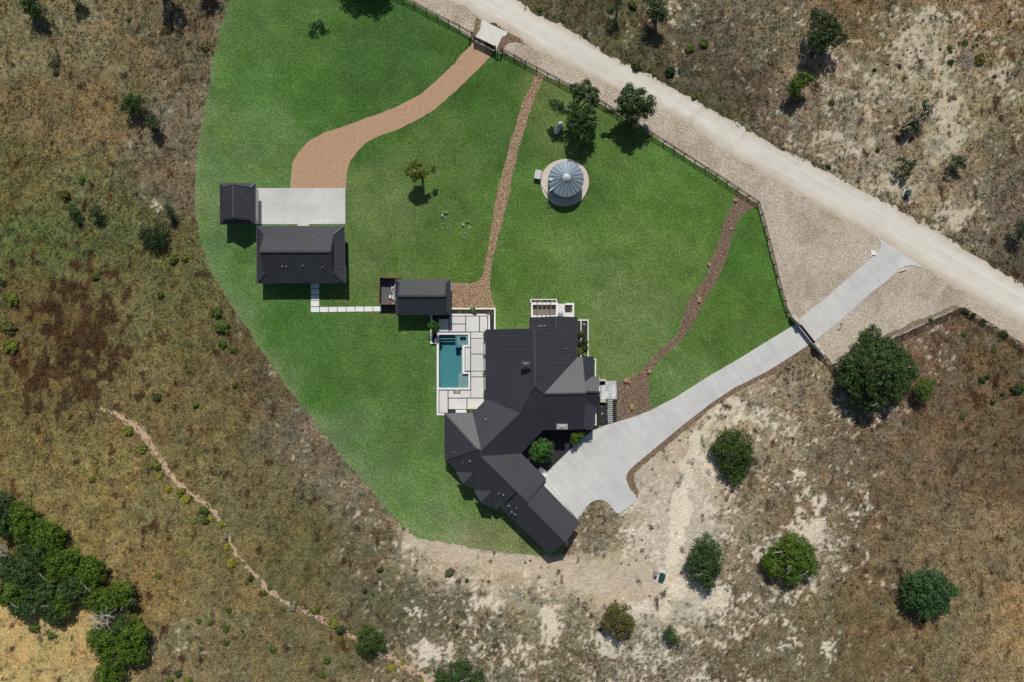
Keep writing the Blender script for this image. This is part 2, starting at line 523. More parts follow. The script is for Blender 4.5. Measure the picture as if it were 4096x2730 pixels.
# ------------------------------------------------------------------ outlines (photo pixels, at ground level)
ROAD_UP = [(-400,-1330),(900,-640),(1690,-205),(2095,17),(2121,46),(2237,99),(2353,163),(2440,225),(2568,290),(2655,331),(2732,372),(2846,441),(2951,499),(3055,563),
           (3194,627),(3311,688),(3427,755),(3572,824),(3670,888),(3729,912),(3821,974),(3949,1055),(4065,1125),(4200,1215),(4700,1540),(6500,2560)]
ROAD_LO = [(-600,-1130),(900,-440),(1500,-120),(1772,0),(1842,29),(1923,78),(2039,128),(2121,190),(2237,250),(2353,308),(2469,360),(2614,430),(2732,484),(2834,563),(2962,639),(3055,702),
           (3194,784),(3311,848),(3421,906),(3508,953),(3688,1072),(3804,1142),(3926,1218),(4096,1305),(4300,1430),(4800,1750),(6300,2700)]
FENCE_W = [(1300,-160),(1457,-78),(1510,-52),(1560,-26),(1614,0),(1659,20),(1706,46),(1749,69),(1794,92),(1839,114),(1886,141)]
GATE1 = [(1898,160),(1981,200)]
FENCE_M = [(2003,203),(2010,207),(2056,231),(2101,255),(2146,279),(2191,303),(2236,327),(2282,350),(2329,375),(2375,399),(2421,423),(2468,455),(2515,486),(2562,513),(2608,542),
           (2655,571),(2695,597),(2736,622),(2779,649),(2821,677),(2864,704),(2907,732),(2948,760),(2991,788),(3029,813)]
FENCE_S = [(3029,813),(3044,861),(3057,911),(3070,961),(3082,1011),(3095,1060),(3106,1109),(3119,1159),(3132,1205),(3145,1250),(3158,1262)]
FENCE_E1 = [(3285,1415),(3303,1440),(3322,1463)]
FENCE_E2 = [(3322,1463),(3335,1457),(3385,1436),(3435,1415),(3485,1394),(3535,1371),(3580,1350),(3610,1338),(3657,1318),(3702,1298),(3747,1278),(3792,1257),(3839,1233)]
FENCE_E3 = [(3839,1233),(3886,1259),(3932,1287),(3970,1312),(4013,1340),(4059,1367),(4105,1396),(4150,1424),(4195,1452)]
DRIVE_IN = [(2310,2078),(2240,1995),(2165,1915),(2190,1888),(2210,1867),(2302,1778),(2333,1750),(2368,1724),(2414,1704),(2465,1689),(2542,1666),(2608,1640),(2639,1622),(2700,1592),
            (2730,1572),(2846,1499),(2962,1432),(3078,1360),(3180,1299)]
DRIVE_OUT_U = [(3200,1276),(3311,1186),(3427,1082),(3508,1014),(3519,1000),(3523,988),(3522,974),(3517,963),(3508,952)]
DRIVE_APR = [(3589,999),(3688,1068)]
DRIVE_OUT_L = [(3683,1072),(3660,1064),(3636,1062),(3617,1066),(3601,1075),(3585,1088),(3540,1130),(3485,1171),(3386,1262),(3264,1360),(3241,1376)]
DRIVE_LO = [(3136,1444),(3061,1490),(2933,1554),(2846,1612),(2730,1702),(2700,1727),(2654,1765),(2593,1816),(2537,1862),(2517,1882),(2506,1900),(2504,1915),(2509,1934),(2521,1959),(2544,1985),
            (2546,1994),(2545,2005),(2478,2055),(2463,2051),(2445,2026),(2424,2008),(2414,2002),(2400,1999),(2379,2002),(2358,2014)]
DRIVE = DRIVE_IN + DRIVE_OUT_U + DRIVE_APR + DRIVE_OUT_L + DRIVE_LO
LAWN = [(1300,-170),(1457,-88),(1614,-6),(1749,64),(1898,165),(1981,205),(2146,281),(2282,352),(2421,425),(2560,513),(2695,599),(2821,679),(2948,762),(3029,815),(3057,911),(3095,1060),(3132,1205),(3160,1268),
        (3195,1300),(3078,1368),(2962,1440),(2730,1580),(2608,1650),(2420,1706),(2300,1706),(2300,1830),(2260,2215),(2132,2224),(2005,2211),(1889,2194),(1772,2172),(1726,2160),(1668,2153),(1598,2093),(1540,2029),(1482,1954),(1424,1895),(1366,1826),
        (1353,1812),(1248,1680),(1161,1566),(1103,1490),(1045,1409),(999,1328),(929,1235),(882,1148),(836,1073),(810,997),(792,915),(780,842),(778,726),(790,581),(813,464),(836,348),(850,232),(871,134),(897,58),(911,0),(935,-120),(960,-300)]
VERGE_W = [(1300,-175),(1457,-90),(1614,-4),(1749,66),(1900,165),(1925,170),(1935,70),(1842,26),(1772,-4),(1500,-122),(1350,-195)]
VERGE_E = [(1975,202),(2010,207),(2146,281),(2282,352),(2421,425),(2560,513),(2695,599),(2821,679),(2948,762),(3031,815),(3059,911),(3097,1060),(3134,1205),(3160,1262),(3200,1290),(3250,1372),(3285,1412),
           (3322,1463),(3435,1413),(3580,1350),(3700,1297),(3839,1231),(3970,1310),(4150,1422),(4500,1640),(4560,1590),(4300,1428),(4096,1303),(3926,1216),(3804,1140),(3688,1070),(3508,951),
           (3421,904),(3311,846),(3194,782),(3055,700),(2962,637),(2834,561),(2732,482),(2614,428),(2469,358),(2353,306),(2237,248),(2121,188),(2039,126),(2020,115)]
APRON = [(1897,155),(1926,112),(1927,100),(1923,92),(1930,80),(1957,96),(2002,117),(2030,130),(2024,144),(2008,148),(1985,200),(1975,198)]
GRANITE = [(1891,177),(1898,166),(1975,204),(1967,221),(1918,273),(1860,331),(1784,401),(1726,447),(1656,488),(1598,517),(1505,549),(1459,575),(1424,615),(1398,656),(1386,697),(1382,757),
           (1161,757),(1163,697),(1170,656),(1190,615),(1237,563),(1306,528),(1366,511),(1441,482),(1511,459),(1598,424),(1691,372),(1761,308),(1819,255),(1848,215)]
COURT = [(1028,754),(1382,754),(1382,897),(1236,897),(1236,910),(1191,910),(1191,898),(1000,898),(1000,790),(1028,790)]
CREEK1 = [(2147,286),(2121,348),(2092,406),(2068,493),(2045,557),(2022,644),(1999,726),(1981,813),(1965,910),(1952,1000),(1940,1060),(1928,1100),(1921,1121),(1895,1132),(1865,1134),(1806,1130),(1806,1236),
          (1983,1236),(1976,1215),(1965,1185),(1961,1151),(1960,1100),(1976,1020),(1990,960),(2008,900),(2034,784),(2051,697),(2071,615),(2092,540),(2115,459),(2144,383),(2167,325),(2179,303)]
CREEK2 = [(2941,772),(2931,815),(2890,905),(2873,975),(2841,1045),(2820,1114),(2760,1190),(2740,1240),(2733,1271),(2707,1341),(2660,1385),(2612,1428),(2568,1480),(2540,1500),(2507,1520),(2466,1526),(2465,1690),
          (2542,1670),(2608,1644),(2598,1600),(2594,1549),(2597,1497),(2629,1445),(2716,1375),(2768,1306),(2794,1254),(2829,1184),(2873,1114),(2899,1062),(2916,992),(2942,905),(2960,875),(2981,848),(3036,822),(3027,812)]
BORDER = [(3262,1390),(3285,1412),(3250,1420),(3190,1440),(3140,1462),(3070,1506),(2945,1568),(2858,1626),(2745,1720),(2712,1745),(2665,1783),(2605,1832),(2560,1872),(2540,1895),(2536,1915),(2545,1940),(2556,1965),(2552,1990),
          (2545,2000),(2544,1985),(2521,1959),(2509,1934),(2504,1912),(2511,1885),(2537,1858),(2654,1761),(2700,1723),(2846,1608),(2933,1550),(3061,1486),(3136,1440),(3241,1374)]
POOL = [(1756.5,1340),(1873,1340),(1873,1381.5),(1849.5,1381.5),(1849.5,1496),(1874,1496),(1874,1551),(1756.5,1551)]
GRAVEL_BED_E = [(2300,1500),(2372,1500),(2398,1524),(2467,1524),(2467,1700),(2414,1712),(2368,1735),(2302,1790),(2215,1880),(2190,1905),(2040,1800),(2160,1690),(2300,1600)]
ERODED = [(398,1632),(440,1645),(478,1665),(520,1690),(560,1722),(590,1760),(612,1790),(640,1845),(675,1895),(710,1930),(765,1975),(815,2010),(850,2045),(885,2085),(905,2130),(925,2180),(960,2240),(1010,2290),(1060,2345),(1120,2400),
          (1180,2430),(1240,2455),(1300,2485),(1345,2510),(1400,2545),(1480,2590),(1545,2625),(1620,2665),(1700,2705),(1780,2740)]
ERW = [5,8,11,12,15,15,14,13,10,10,9,9,8,7,4,4,6,9,10,9,13,12,10,8,11,10,9,14,12,10]

def MP(poly, h=0.0):
    return [tuple(W(x, y, h)[:2]) for x, y in poly]

# appearance of the open ground, read off the photograph (overview px, sRGB, share of bare pale soil)
FIELD = [(50,100,(116,104,78),.05),(200,50,(120,106,80),.05),(100,250,(112,95,68),0),(300,150,(112,98,72),.05),(400,100,(104,89,70),.15),(420,300,(114,100,84),.2),(200,300,(118,98,70),0),
 (50,400,(100,92,58),0),(200,420,(104,98,66),.1),(380,400,(108,94,76),.25),(100,550,(88,92,54),0),(300,520,(90,90,56),.05),(400,600,(98,92,60),0),(120,690,(98,84,54),0),(175,770,(94,78,50),0),(60,860,(106,90,58),0),(110,900,(104,88,56),0),
 (280,720,(102,94,62),0),(450,750,(98,90,56),0),(520,790,(94,82,60),.1),(100,1000,(112,96,62),0),(300,900,(114,98,66),0),(500,950,(108,94,64),0),(630,870,(96,80,60),.15),(700,1000,(112,98,82),.25),(820,1120,(112,100,84),.2),
 (600,1100,(104,94,68),0),(400,1150,(114,101,68),0),(200,1100,(124,108,70),0),(80,1150,(124,106,70),0),(350,1350,(126,105,70),0),(500,1300,(114,100,68),0),(700,1250,(98,90,60),0),(850,1250,(104,93,73),.15),(550,1500,(112,100,72),.05),
 (420,1510,(118,106,80),.25),(110,1490,(168,142,96),0),(30,1450,(168,142,98),0),(60,1560,(174,146,98),0),(200,1540,(158,134,92),0),(750,1450,(106,94,68),.05),(900,1400,(94,88,68),.15),(1000,1400,(98,90,70),.3),(1100,1450,(106,96,76),.4),(980,1510,(112,102,84),.5),
 (1250,1390,(112,104,84),.45),(1300,1480,(108,97,76),.4),(1500,1500,(112,102,84),.5),(1650,1500,(106,92,72),.45),(1850,1480,(114,102,80),.35),(2000,1500,(110,92,68),.1),(2250,1500,(122,106,82),.1),(2335,1480,(150,124,90),0),
 (2200,1300,(126,106,82),.05),(2000,1250,(116,96,74),.2),(2100,1100,(114,94,74),.05),(2250,1000,(104,86,66),0),(2300,850,(100,82,62),.05),(2150,850,(106,86,70),.15),(1950,1050,(114,98,82),.35),(1850,1150,(128,112,92),.5),(1880,1230,(134,118,98),.8),(1800,1160,(112,92,72),.2),(1950,1130,(118,98,78),.3),
 (1700,1190,(150,135,114),.55),(1790,1230,(128,112,92),.4),(1760,1130,(118,98,78),.2),(1610,1100,(190,172,150),.6),(1560,1230,(206,198,180),.8),(1490,1210,(176,162,140),.6),(1400,1220,(116,100,82),.25),(1345,1225,(118,102,82),.25),(1390,1320,(188,172,150),.3),(1150,1310,(174,158,136),.3),(1060,1285,(168,150,130),.4),
 (990,1265,(160,144,124),.4),(1260,1330,(180,163,142),.2),(1480,1340,(190,176,154),.4),(1560,1350,(190,180,160),.6),(1690,1400,(124,108,88),.5),(1700,1300,(126,112,94),.45),(1620,1420,(126,112,92),.5),(1780,920,(140,122,102),.5),(1760,985,(150,134,112),.55),(1660,985,(176,158,134),.4),(1830,1040,(134,118,98),.5),(1750,1060,(140,124,104),.5),(1850,870,(130,112,92),.4),
 (1300,30,(88,78,60),.1),(1450,60,(86,84,62),.1),(1600,100,(92,82,68),.15),(1550,30,(112,98,80),.35),(1750,60,(108,97,80),.25),(1900,150,(134,118,98),.5),(2000,60,(116,96,72),.3),(2100,130,(146,130,106),.6),(2250,60,(128,106,82),.45),(2200,190,(146,130,108),.5),
 (2300,200,(128,112,88),.5),(1700,200,(90,78,64),.15),(1800,280,(114,99,84),.3),(1900,330,(124,109,92),.5),(2000,250,(130,116,96),.5),(2170,310,(162,148,124),.7),(2080,300,(120,104,86),.4),(2240,250,(122,106,82),.4),(2230,400,(112,98,80),.35),(2250,350,(112,94,74),.35),(2320,450,(104,92,80),.3),(2050,440,(146,130,110),.6),
 (2150,430,(134,119,100),.5),(1960,370,(140,125,106),.6),(2250,560,(106,93,78),.3),(2200,490,(142,128,108),.6),(2340,600,(86,77,64),.2),(1500,140,(80,74,56),.1),(1850,420,(116,100,82),.35),(2080,540,(104,90,72),.25),(1650,230,(84,76,58),.1),(1900,800,(126,110,90),.2),
 (950,1560,(112,98,76),.2),(0,-200,(112,98,72),.05),(1500,-200,(96,84,66),.2),(2500,0,(124,108,84),.4),(2600,800,(106,90,70),.1),(2600,1500,(118,100,78),.1),(1200,1800,(108,96,72),.2),(0,1800,(150,126,84),0),(-250,800,(104,90,62),0)]
LAWNC = [(550,50,(68,104,54)),(700,200,(54,96,38)),(850,150,(48,86,40)),(600,300,(74,110,64)),(900,250,(50,88,38)),(500,400,(78,114,68)),(620,380,(76,110,62)),(480,550,(76,114,68)),(540,650,(70,108,58)),
 (1000,350,(72,100,50)),(1100,200,(48,84,34)),(1150,300,(58,92,42)),(900,500,(82,106,62)),(1050,600,(70,98,44)),(870,600,(76,102,56)),(650,780,(56,98,46)),(750,900,(52,92,36)),(850,850,(62,100,46)),(900,1000,(70,104,56)),(800,1000,(78,112,70)),
 (820,1060,(80,114,70)),(930,1150,(80,118,62)),(1000,1210,(104,132,88)),(1150,1230,(96,114,72)),(1180,650,(64,100,42)),(1200,500,(68,104,48)),(1400,550,(76,110,54)),(1500,400,(70,108,50)),(1350,450,(60,96,42)),(1300,600,(82,112,60)),
 (1450,700,(90,116,70)),(1550,600,(80,110,56)),(1600,500,(66,104,44)),(1650,750,(68,102,46)),(1720,600,(58,98,40)),(1550,900,(82,112,64)),(1400,800,(88,112,66)),(1280,250,(80,102,56)),(1400,330,(70,98,48)),(700,100,(62,100,46)),(560,180,(64,106,52)),
 (460,480,(96,122,80)),(520,720,(84,114,74)),(620,860,(86,116,76)),(740,1030,(90,118,80)),(860,1160,(92,124,80)),(1100,1255,(116,124,92)),(1170,740,(74,106,52)),(1250,700,(72,104,50)),(480,300,(84,112,66)),(500,120,(72,106,54)),(1000,560,(68,96,46)),(1100,1150,(84,118,64))]
LF_G, LF_L = 0.93, 0.90
def interp(ctrl, ox, oy, sig, warp=26.0, seed=3):
    ox = np.asarray(ox, float); oy = np.asarray(oy, float)
    wx = ox + (fbm(ox/38, oy/38, seed)-.5)*2*warp; wy = oy + (fbm(ox/38+91, oy/38+13, seed+5)-.5)*2*warp
    den = np.full(ox.shape, 1e-9); acc = np.zeros(ox.shape+(3,)); ba = np.zeros(ox.shape)
    for c in ctrl:
        d2 = (wx-c[0])**2+(wy-c[1])**2
        w = np.exp(-d2/(2*sig*sig)) + 1e-6/(1+d2*1e-4)
        den += w
        acc += w[...,None]*np.array(lin(c[2]))
        if len(c) > 3: ba += w*c[3]
    return acc/den[...,None], ba/den

def seg_d(px, py, pts):
    """distance in px to a polyline"""
    d = np.full(px.shape, 1e9)
    for (x0,y0),(x1,y1) in zip(pts[:-1], pts[1:]):
        vx, vy = x1-x0, y1-y0; t = np.clip(((px-x0)*vx+(py-y0)*vy)/(vx*vx+vy*vy), 0, 1)
        d = np.minimum(d, np.hypot(px-x0-t*vx, py-y0-t*vy))
    return d
BARES = [(1855,1215,46,26,1.2),(1890,1150,26,16,.8),(1835,1090,24,18,.7),(1265,1437,22,48,1.0),(428,1486,20,13,1.0),(992,1500,44,22,.8),(1545,1235,46,70,1.3),(1620,1075,30,40,.9),(1590,1150,40,50,1.1),(1700,960,60,30,.7),(1560,1340,50,30,1.0),
 (1480,1225,60,26,.6),(1700,1480,60,30,.5),(1650,1380,60,30,.5),(1760,1270,30,20,.6),(2130,120,50,40,.8),(2175,260,26,60,1.0),(2190,330,30,40,.8),(1960,345,50,20,.7),(1910,320,40,16,.7),(2040,420,60,30,.6),(2200,500,50,26,.7),(2300,180,40,50,.6),(1760,110,30,16,.5),
 (2150,30,60,20,.6),(2020,180,40,30,.5),(760,1000,14,10,.7),(360,480,14,20,.6),(340,790,10,4,.7),(700,1010,10,10,.5),(1390,1480,40,30,.4),(1180,1500,50,20,.4),(2000,1180,40,20,.5),(1960,1260,40,20,.4),(1800,1370,40,24,.5),(1100,1380,50,14,.5),(1500,1400,60,16,.6),(1870,1480,60,30,.4)]
TRACKS = [([(2950,1610),(2860,1660),(2800,1745),(2750,1850),(2735,1960),(2715,2080),(2700,2200),(2690,2330),(2660,2440)], 34, (203,195,177)),
          ([(1660,2160),(1780,2200),(1950,2240),(2150,2280),(2400,2310),(2620,2330),(2700,2340)], 58, (181,168,151)),
          ([(2280,2320),(2450,2345),(2640,2370)], 50, (184,171,154)), ([(3900,520),(3850,420),(3780,330),(3830,260)], 16, (172,158,134))]

def field_cols(px, py):
    col, bare = interp(FIELD, px/OV, py/OV, 46.0)
    nz = fbm(px/46, py/46, 33, 5)
    for pts, wd, c in TRACKS:
        d = seg_d(px + (fbm(px/60, py/60, 8)-.5)*60, py + (fbm(px/60, py/60, 9)-.5)*60, pts)
        k = np.clip((wd*(.75+.9*(nz-.3)) - d)/14, 0, 1)
        col = col*(1-k[...,None]) + np.array(lin(c))*k[...,None]
        bare = bare*(1-k) + .12*k
    # shaggy verge of darker weeds along the far side of the road
    d = seg_d(px, py, ROAD_UP)
    k = np.clip(1-d/60, 0, 1)*np.clip((nz-.38)*6, 0, 1)*.75
    col = col*(1-k[...,None]) + np.array(lin((84,78,54)))*k[...,None]
    ox, oy = px/OV, py/OV
    spot = np.zeros_like(bare)
    for x0, y0, rx, ry, am in BARES:
        spot = np.maximum(spot, am*np.exp(-((ox-x0)/rx)**2-((oy-y0)/ry)**2))
    rag = .5+((fbm(px/34, py/34, 91, 6)-.5)*.52+(fbm(px/10, py/10, 93, 4)-.5)*.62+(fbm(px/90, py/90, 94, 3)-.5)*.25)*1.05
    ne = np.clip((px-2500)/400,0,1)*np.clip((1150-py)/200,0,1); bare = bare*(1-.35*ne); spot = spot*(1-.30*ne); lf = np.clip((1500-px)/200,0,1); bare = bare*(1-.6*lf); spot = spot*(1-.35*lf); se = np.clip((px-2780)/150,0,1)*np.clip((py-1450)/150,0,1); bare = bare*(1-.30*se); spot = spot*(1-.28*se); col = col*(1-.07*se[...,None])
    kb = np.clip((np.clip(bare,0,1)*.34+spot*.42+rag-.730)/.075, 0, 1)*np.clip(bare*5+spot*3, 0, 1)*.88
    inn = np.clip(1-np.maximum(np.maximum(-px, px-4096), np.maximum(-py, py-2730))/250, 0, 1); kb = kb*inn
    col = col*(1-kb[...,None]) + (np.array(lin((212,204,188)))*(1-ne[...,None])+np.array(lin((186,176,158)))*ne[...,None])*kb[...,None]
    rm = np.clip((np.exp(-((px-330)/190)**2-((py-1350)/260)**2)*.75+.5*np.exp(-((px-150)/120)**2-((py-1560)/120)**2)+(fbm(px/26, py/44, 98, 6)-.5)*2.1-.36)/.16, 0, 1)*.9
    col = col*(1-rm[...,None]) + np.array(lin((64,43,29)))*rm[...,None]
    kd = np.clip((fbm(px/24, py/24, 95, 5)*.6+fbm(px/8, py/8, 96, 3)*.4-.52)/.06, 0, 1)*.55*(1-kb)*np.clip(bare*2.2, .25, 1)
    col = col*(1-kd[...,None]*np.array([.45,.52,.58]))
    far = np.clip(1-np.maximum(np.maximum(-px, px-4096), np.maximum(-py, py-2730))/250, 0, 1)
    mid = (fbm(px/30+5, py/30, 41, 4)-.5); hu = (fbm(px/55, py/55+9, 43, 4)-.5); fine = fbm(px/13, py/13, 47, 3)-.5
    q = np.clip(1-np.clip(col.mean(-1)-.24,0,1)*4, .25, 1)*far
    col = col*(1+(mid*.80+fine*.60)*q)[...,None]
    col = col*(1-q[...,None]) + col*np.stack([1+hu*.30, 1+hu*-.06, 1-hu*.25], -1)*q[...,None]
    pl = np.clip((col.mean(-1)-.24)/.16, 0, 1)[...,None]
    col = np.clip(col, .01, 1)*(np.array([1.16,1.25,1.20])*(1-pl) + np.array([1.10,1.065,1.02])*pl)
    return col/LF_G, np.clip(bare, 0, 1)

# ------------------------------------------------------------------ the ground: one sheet to the horizon
inner = np.arange(-104, 104.01, .42)
outer = [104.0]
st = .42
while outer[-1] < 2500:
    st *= 1.35; outer.append(outer[-1]+st)
xs = np.concatenate([-np.array(outer[1:])[::-1], inner, np.array(outer[1:])])
inner_y = np.arange(-72, 72.01, .42); outer = [float(inner_y[-1])]; st = .42
while outer[-1] < 2500:
    st *= 1.35; outer.append(outer[-1]+st)
ys = np.concatenate([-np.array(outer[1:])[::-1], inner_y, np.array(outer[1:])])
GX, GY = np.meshgrid(xs, ys)
px = GX/S+2048; py = 1365-GY/S
gc, gb = field_cols(px, py)
nx, ny = len(xs), len(ys)
co = np.zeros((ny*nx, 3), np.float32); co[:,0] = GX.ravel(); co[:,1] = GY.ravel()
ii = np.arange(ny-1)[:,None]*nx + np.arange(nx-1)[None,:]
quads = np.stack([ii, ii+1, ii+nx+1, ii+nx], -1).reshape(-1,4)
pool_m = MP(POOL)
def near_poly_cells(q, xy, poly, pad):
    cx = xy[q].mean(1)
    keep = np.ones(len(q), bool)
    for dx in (-pad, 0, pad):
        for dy in (-pad, 0, pad):
            keep &= ~inpoly(poly, cx[:,0]+dx, cx[:,1]+dy)
    return keep
quads = quads[near_poly_cells(quads, co[:,:2], pool_m, .25)]
me = bpy.data.meshes.new("ground")
me.vertices.add(len(co)); me.vertices.foreach_set('co', co.ravel())
me.loops.add(quads.size); me.loops.foreach_set('vertex_index', quads.ravel().astype(np.int32))
me.polygons.add(len(quads)); me.polygons.foreach_set('loop_start', np.arange(0, quads.size, 4, dtype=np.int32))
me.update()
a = me.color_attributes.new('tint', 'FLOAT_COLOR', 'POINT')
arr = np.ones((len(co), 4), np.float32); arr[:,:3] = gc.reshape(-1,3); a.data.foreach_set('color', arr.ravel())
a = me.attributes.new('bare', 'FLOAT', 'POINT'); a.data.foreach_set('value', gb.ravel().astype(np.float32))
me.materials.append(M_['ground'])
ground = link(bpy.data.objects.new("ground", me)); tag(ground, kind='structure')

def ragged(poly, step=.5, amp=.12, seed=1, freq=.9):
    """metric outline with a finely irregular edge"""
    out = []
    n = len(poly)
    for i in range(n):
        a = np.array(poly[i]); b = np.array(poly[(i+1)%n]); d = np.linalg.norm(b-a)
        k = max(1, int(d/step))
        for j in range(k): out.append(a+(b-a)*j/k)
    P = np.array(out)
    if amp:
        P = P + amp*2*np.stack([fbm(P[:,0]*freq+50, P[:,1]*freq, seed, 3)-.5, fbm(P[:,0]*freq, P[:,1]*freq+70, seed+3, 3)-.5], 1)*1.6
    return [tuple(p) for p in P]

def sheet(name, poly_m, z, mat, grid=None, tintf=None, holes=(), kind='structure', label=None, cat=None):
    pts = [Vector(p) for p in poly_m]; n = len(pts)
    edges = [(i, (i+1)%n) for i in range(n)]
    faces = [list(range(n))]
    for h in holes:
        b = len(pts); pts += [Vector(p) for p in h]; edges += [(b+i, b+(i+1)%len(h)) for i in range(len(h))]
    if grid:
        x0 = min(p[0] for p in poly_m); x1 = max(p[0] for p in poly_m); y0 = min(p[1] for p in poly_m); y1 = max(p[1] for p in poly_m)
        gx, gy = np.meshgrid(np.arange(x0, x1, grid), np.arange(y0, y1, grid))
        ins = inpoly(poly_m, gx, gy)
        pts += [Vector((float(a), float(b))) for a, b in zip(gx[ins], gy[ins])]
    v, e, f, *_ = delaunay_2d_cdt(pts, edges, faces, 1, 1e-4)
    f = [tuple(t) for t in f]
    for h in holes:
        c = np.array([[sum(v[i][0] for i in t)/len(t), sum(v[i][1] for i in t)/len(t)] for t in f])
        k = inpoly(h, c[:,0], c[:,1]); f = [t for t, kk in zip(f, k) if not kk]
    # face up
    ff = []
    for t in f:
        a, b, c = v[t[0]], v[t[1]], v[t[2]]
        ar = (b[0]-a[0])*(c[1]-a[1])-(c[0]-a[0])*(b[1]-a[1])
        ff.append(t if ar > 0 else t[::-1])
    vs = [(p[0], p[1], z) for p in v]
    tints = None
    if tintf is not None:
        tints = tintf(np.array([p[0] for p in v])/S+2048, 1365-np.array([p[1] for p in v])/S)
    o = mesh_obj(name, vs, ff, mat, None, tints=tints)
    return tag(o, label, cat, None, kind)

def lawn_tint(px, py):
    c, _ = interp(LAWNC, px/OV, py/OV, 36.0, 20, 11)
    c = c*.72 + np.array(lin((64,101,46)))*.28
    # paler, thinner grass towards the outer rim
    rim = [(x,y) for x,y in LAWN if y > -100][24:]
    d = seg_d(px, py, rim)
    k = np.clip(1-d/46, 0, 1)**1.3*.26
    c = c*(1-k[:,None]) + np.array(lin((110,128,94)))*k[:,None]
    return c*np.array([1.36,1.06,1.13])*(1+(fbm((px*.8+py*.6)/13,(py*.8-px*.6)/320,63,2)-.5)*.16+(fbm(px/60,py/60,61,5)-.5)*.55+(fbm(px/18,py/18,62,3)-.5)*.30)[:,None]/LF_L

def under_road(poly):
    out = []
    for x, y in poly:
        d = seg_d(np.array([float(x)]), np.array([float(y)]), ROAD_LO)[0]
        out.append((x+14, y-24) if d < 14 else (x, y))
    return out

def road_tint(px, py):
    du = seg_d(px, py, ROAD_UP); dl = seg_d(px, py, ROAD_LO)
    t = dl/(du+dl)
    base = np.array(lin((204,200,190))); side = np.array(lin((180,166,146))); rut = np.array(lin((190,182,166)))
    k = np.clip((.30-t)/.24, 0, 1)*1.0 + np.clip((t-.84)/.14, 0, 1)*.8
    c = base*(1-k[:,None]) + side*k[:,None]
    r = np.exp(-((t-.52)/.05)**2)*.5 + np.exp(-((t-.36)/.03)**2)*.25
    c = c*(1-r[:,None]) + rut*r[:,None]
    return c/.95

sheet("lawn", ragged(MP(LAWN), .45, .30, 2), .02, M_['lawn'], .9, lawn_tint, [pool_m])
sheet("rock_verge", ragged(MP(under_road(VERGE_E)), .8, .16, 4), .032, M_['verge'])
sheet("rock_verge", ragged(MP(under_road(VERGE_W)), .8, .10, 4), .032, M_['verge'])
sheet("road", ragged(MP(ROAD_UP + ROAD_LO[::-1]), .5, .42, 6, .9), .044, M_['road'], 1.6, road_tint)
sheet("dry_creek", ragged(MP(CREEK1), .5, .14, 8), .036, M_['river'])
sheet("dry_creek", ragged(MP(CREEK2), .5, .14, 9), .038, M_['river_dark'])
sheet("gravel_border", ragged(MP(BORDER), .5, .20, 10), .026, M_['mulch'])
sheet("gravel_driveway", ragged(MP(GRANITE), .6, .09, 12), .034, M_['granite'])
MULCH1 = [(1900,150),(1922,120),(1916,104),(1925,85),(1908,70),(1902,90),(1898,115),(1888,135),(1890,150)]
MULCH2 = [(1985,200),(2008,148),(2030,130),(2050,140),(2085,155),(2100,180),(2060,168),(2030,172),(2008,205)]
sheet("mulch_bed", ragged(MP(MULCH1), .4, .12, 13), .048, M_['mulch'])
sheet("mulch_bed", ragged(MP(MULCH2), .4, .12, 14), .048, M_['mulch'])
DARKSTRIP = [(3335,1450),(3345,1432),(3380,1418),(3420,1404),(3470,1378),(3560,1332),(3640,1296),(3740,1252),(3805,1226),(3838,1216),(3838,1228),(3747,1271),(3610,1332),(3485,1388),(3385,1430)]
sheet("soil_strip", ragged(MP(DARKSTRIP), .4, .2, 15), .038, plain('grey_soil', lin((118,106,92)), .95, var=.2, nscale=2.5, bstr=.4))
# pink washed-out path through the field
wl = []; wr = []
for i, (x, y) in enumerate(ERODED):
    x0, y0 = ERODED[max(i-1,0)]; x1, y1 = ERODED[min(i+1,len(ERODED)-1)]
    dx, dy = x1-x0, y1-y0; l = math.hypot(dx, dy)
    wl.append((x-dy/l*ERW[i]*1.0, y+dx/l*ERW[i]*1.0)); wr.append((x+dy/l*ERW[i]*1.0, y-dx/l*ERW[i]*1.0))
sheet("path", ragged(MP(wl + wr[::-1]), .3, .42, 16, 1.3), .012, M_['erosion'])

def thick_sheet(name, poly, z, th, mat, joints=(), jmat=None, parent=None, kind='structure', holes=()):
    """concrete slab with a visible edge; joints are saw cuts laid 4 mm proud as dark lines"""
    mb = MB().prism(MP(poly), z-th, z)
    for a, b in joints:
        p, q = W(*a), W(*b)
        mb.bar((p.x,p.y,z), (q.x,q.y,z), .04, .004, 1)
    o = solo(mb, name, [mat, M_['joint']], kind=kind) if parent is None else mb.build(name, [mat, M_['joint']], parent)
    return o

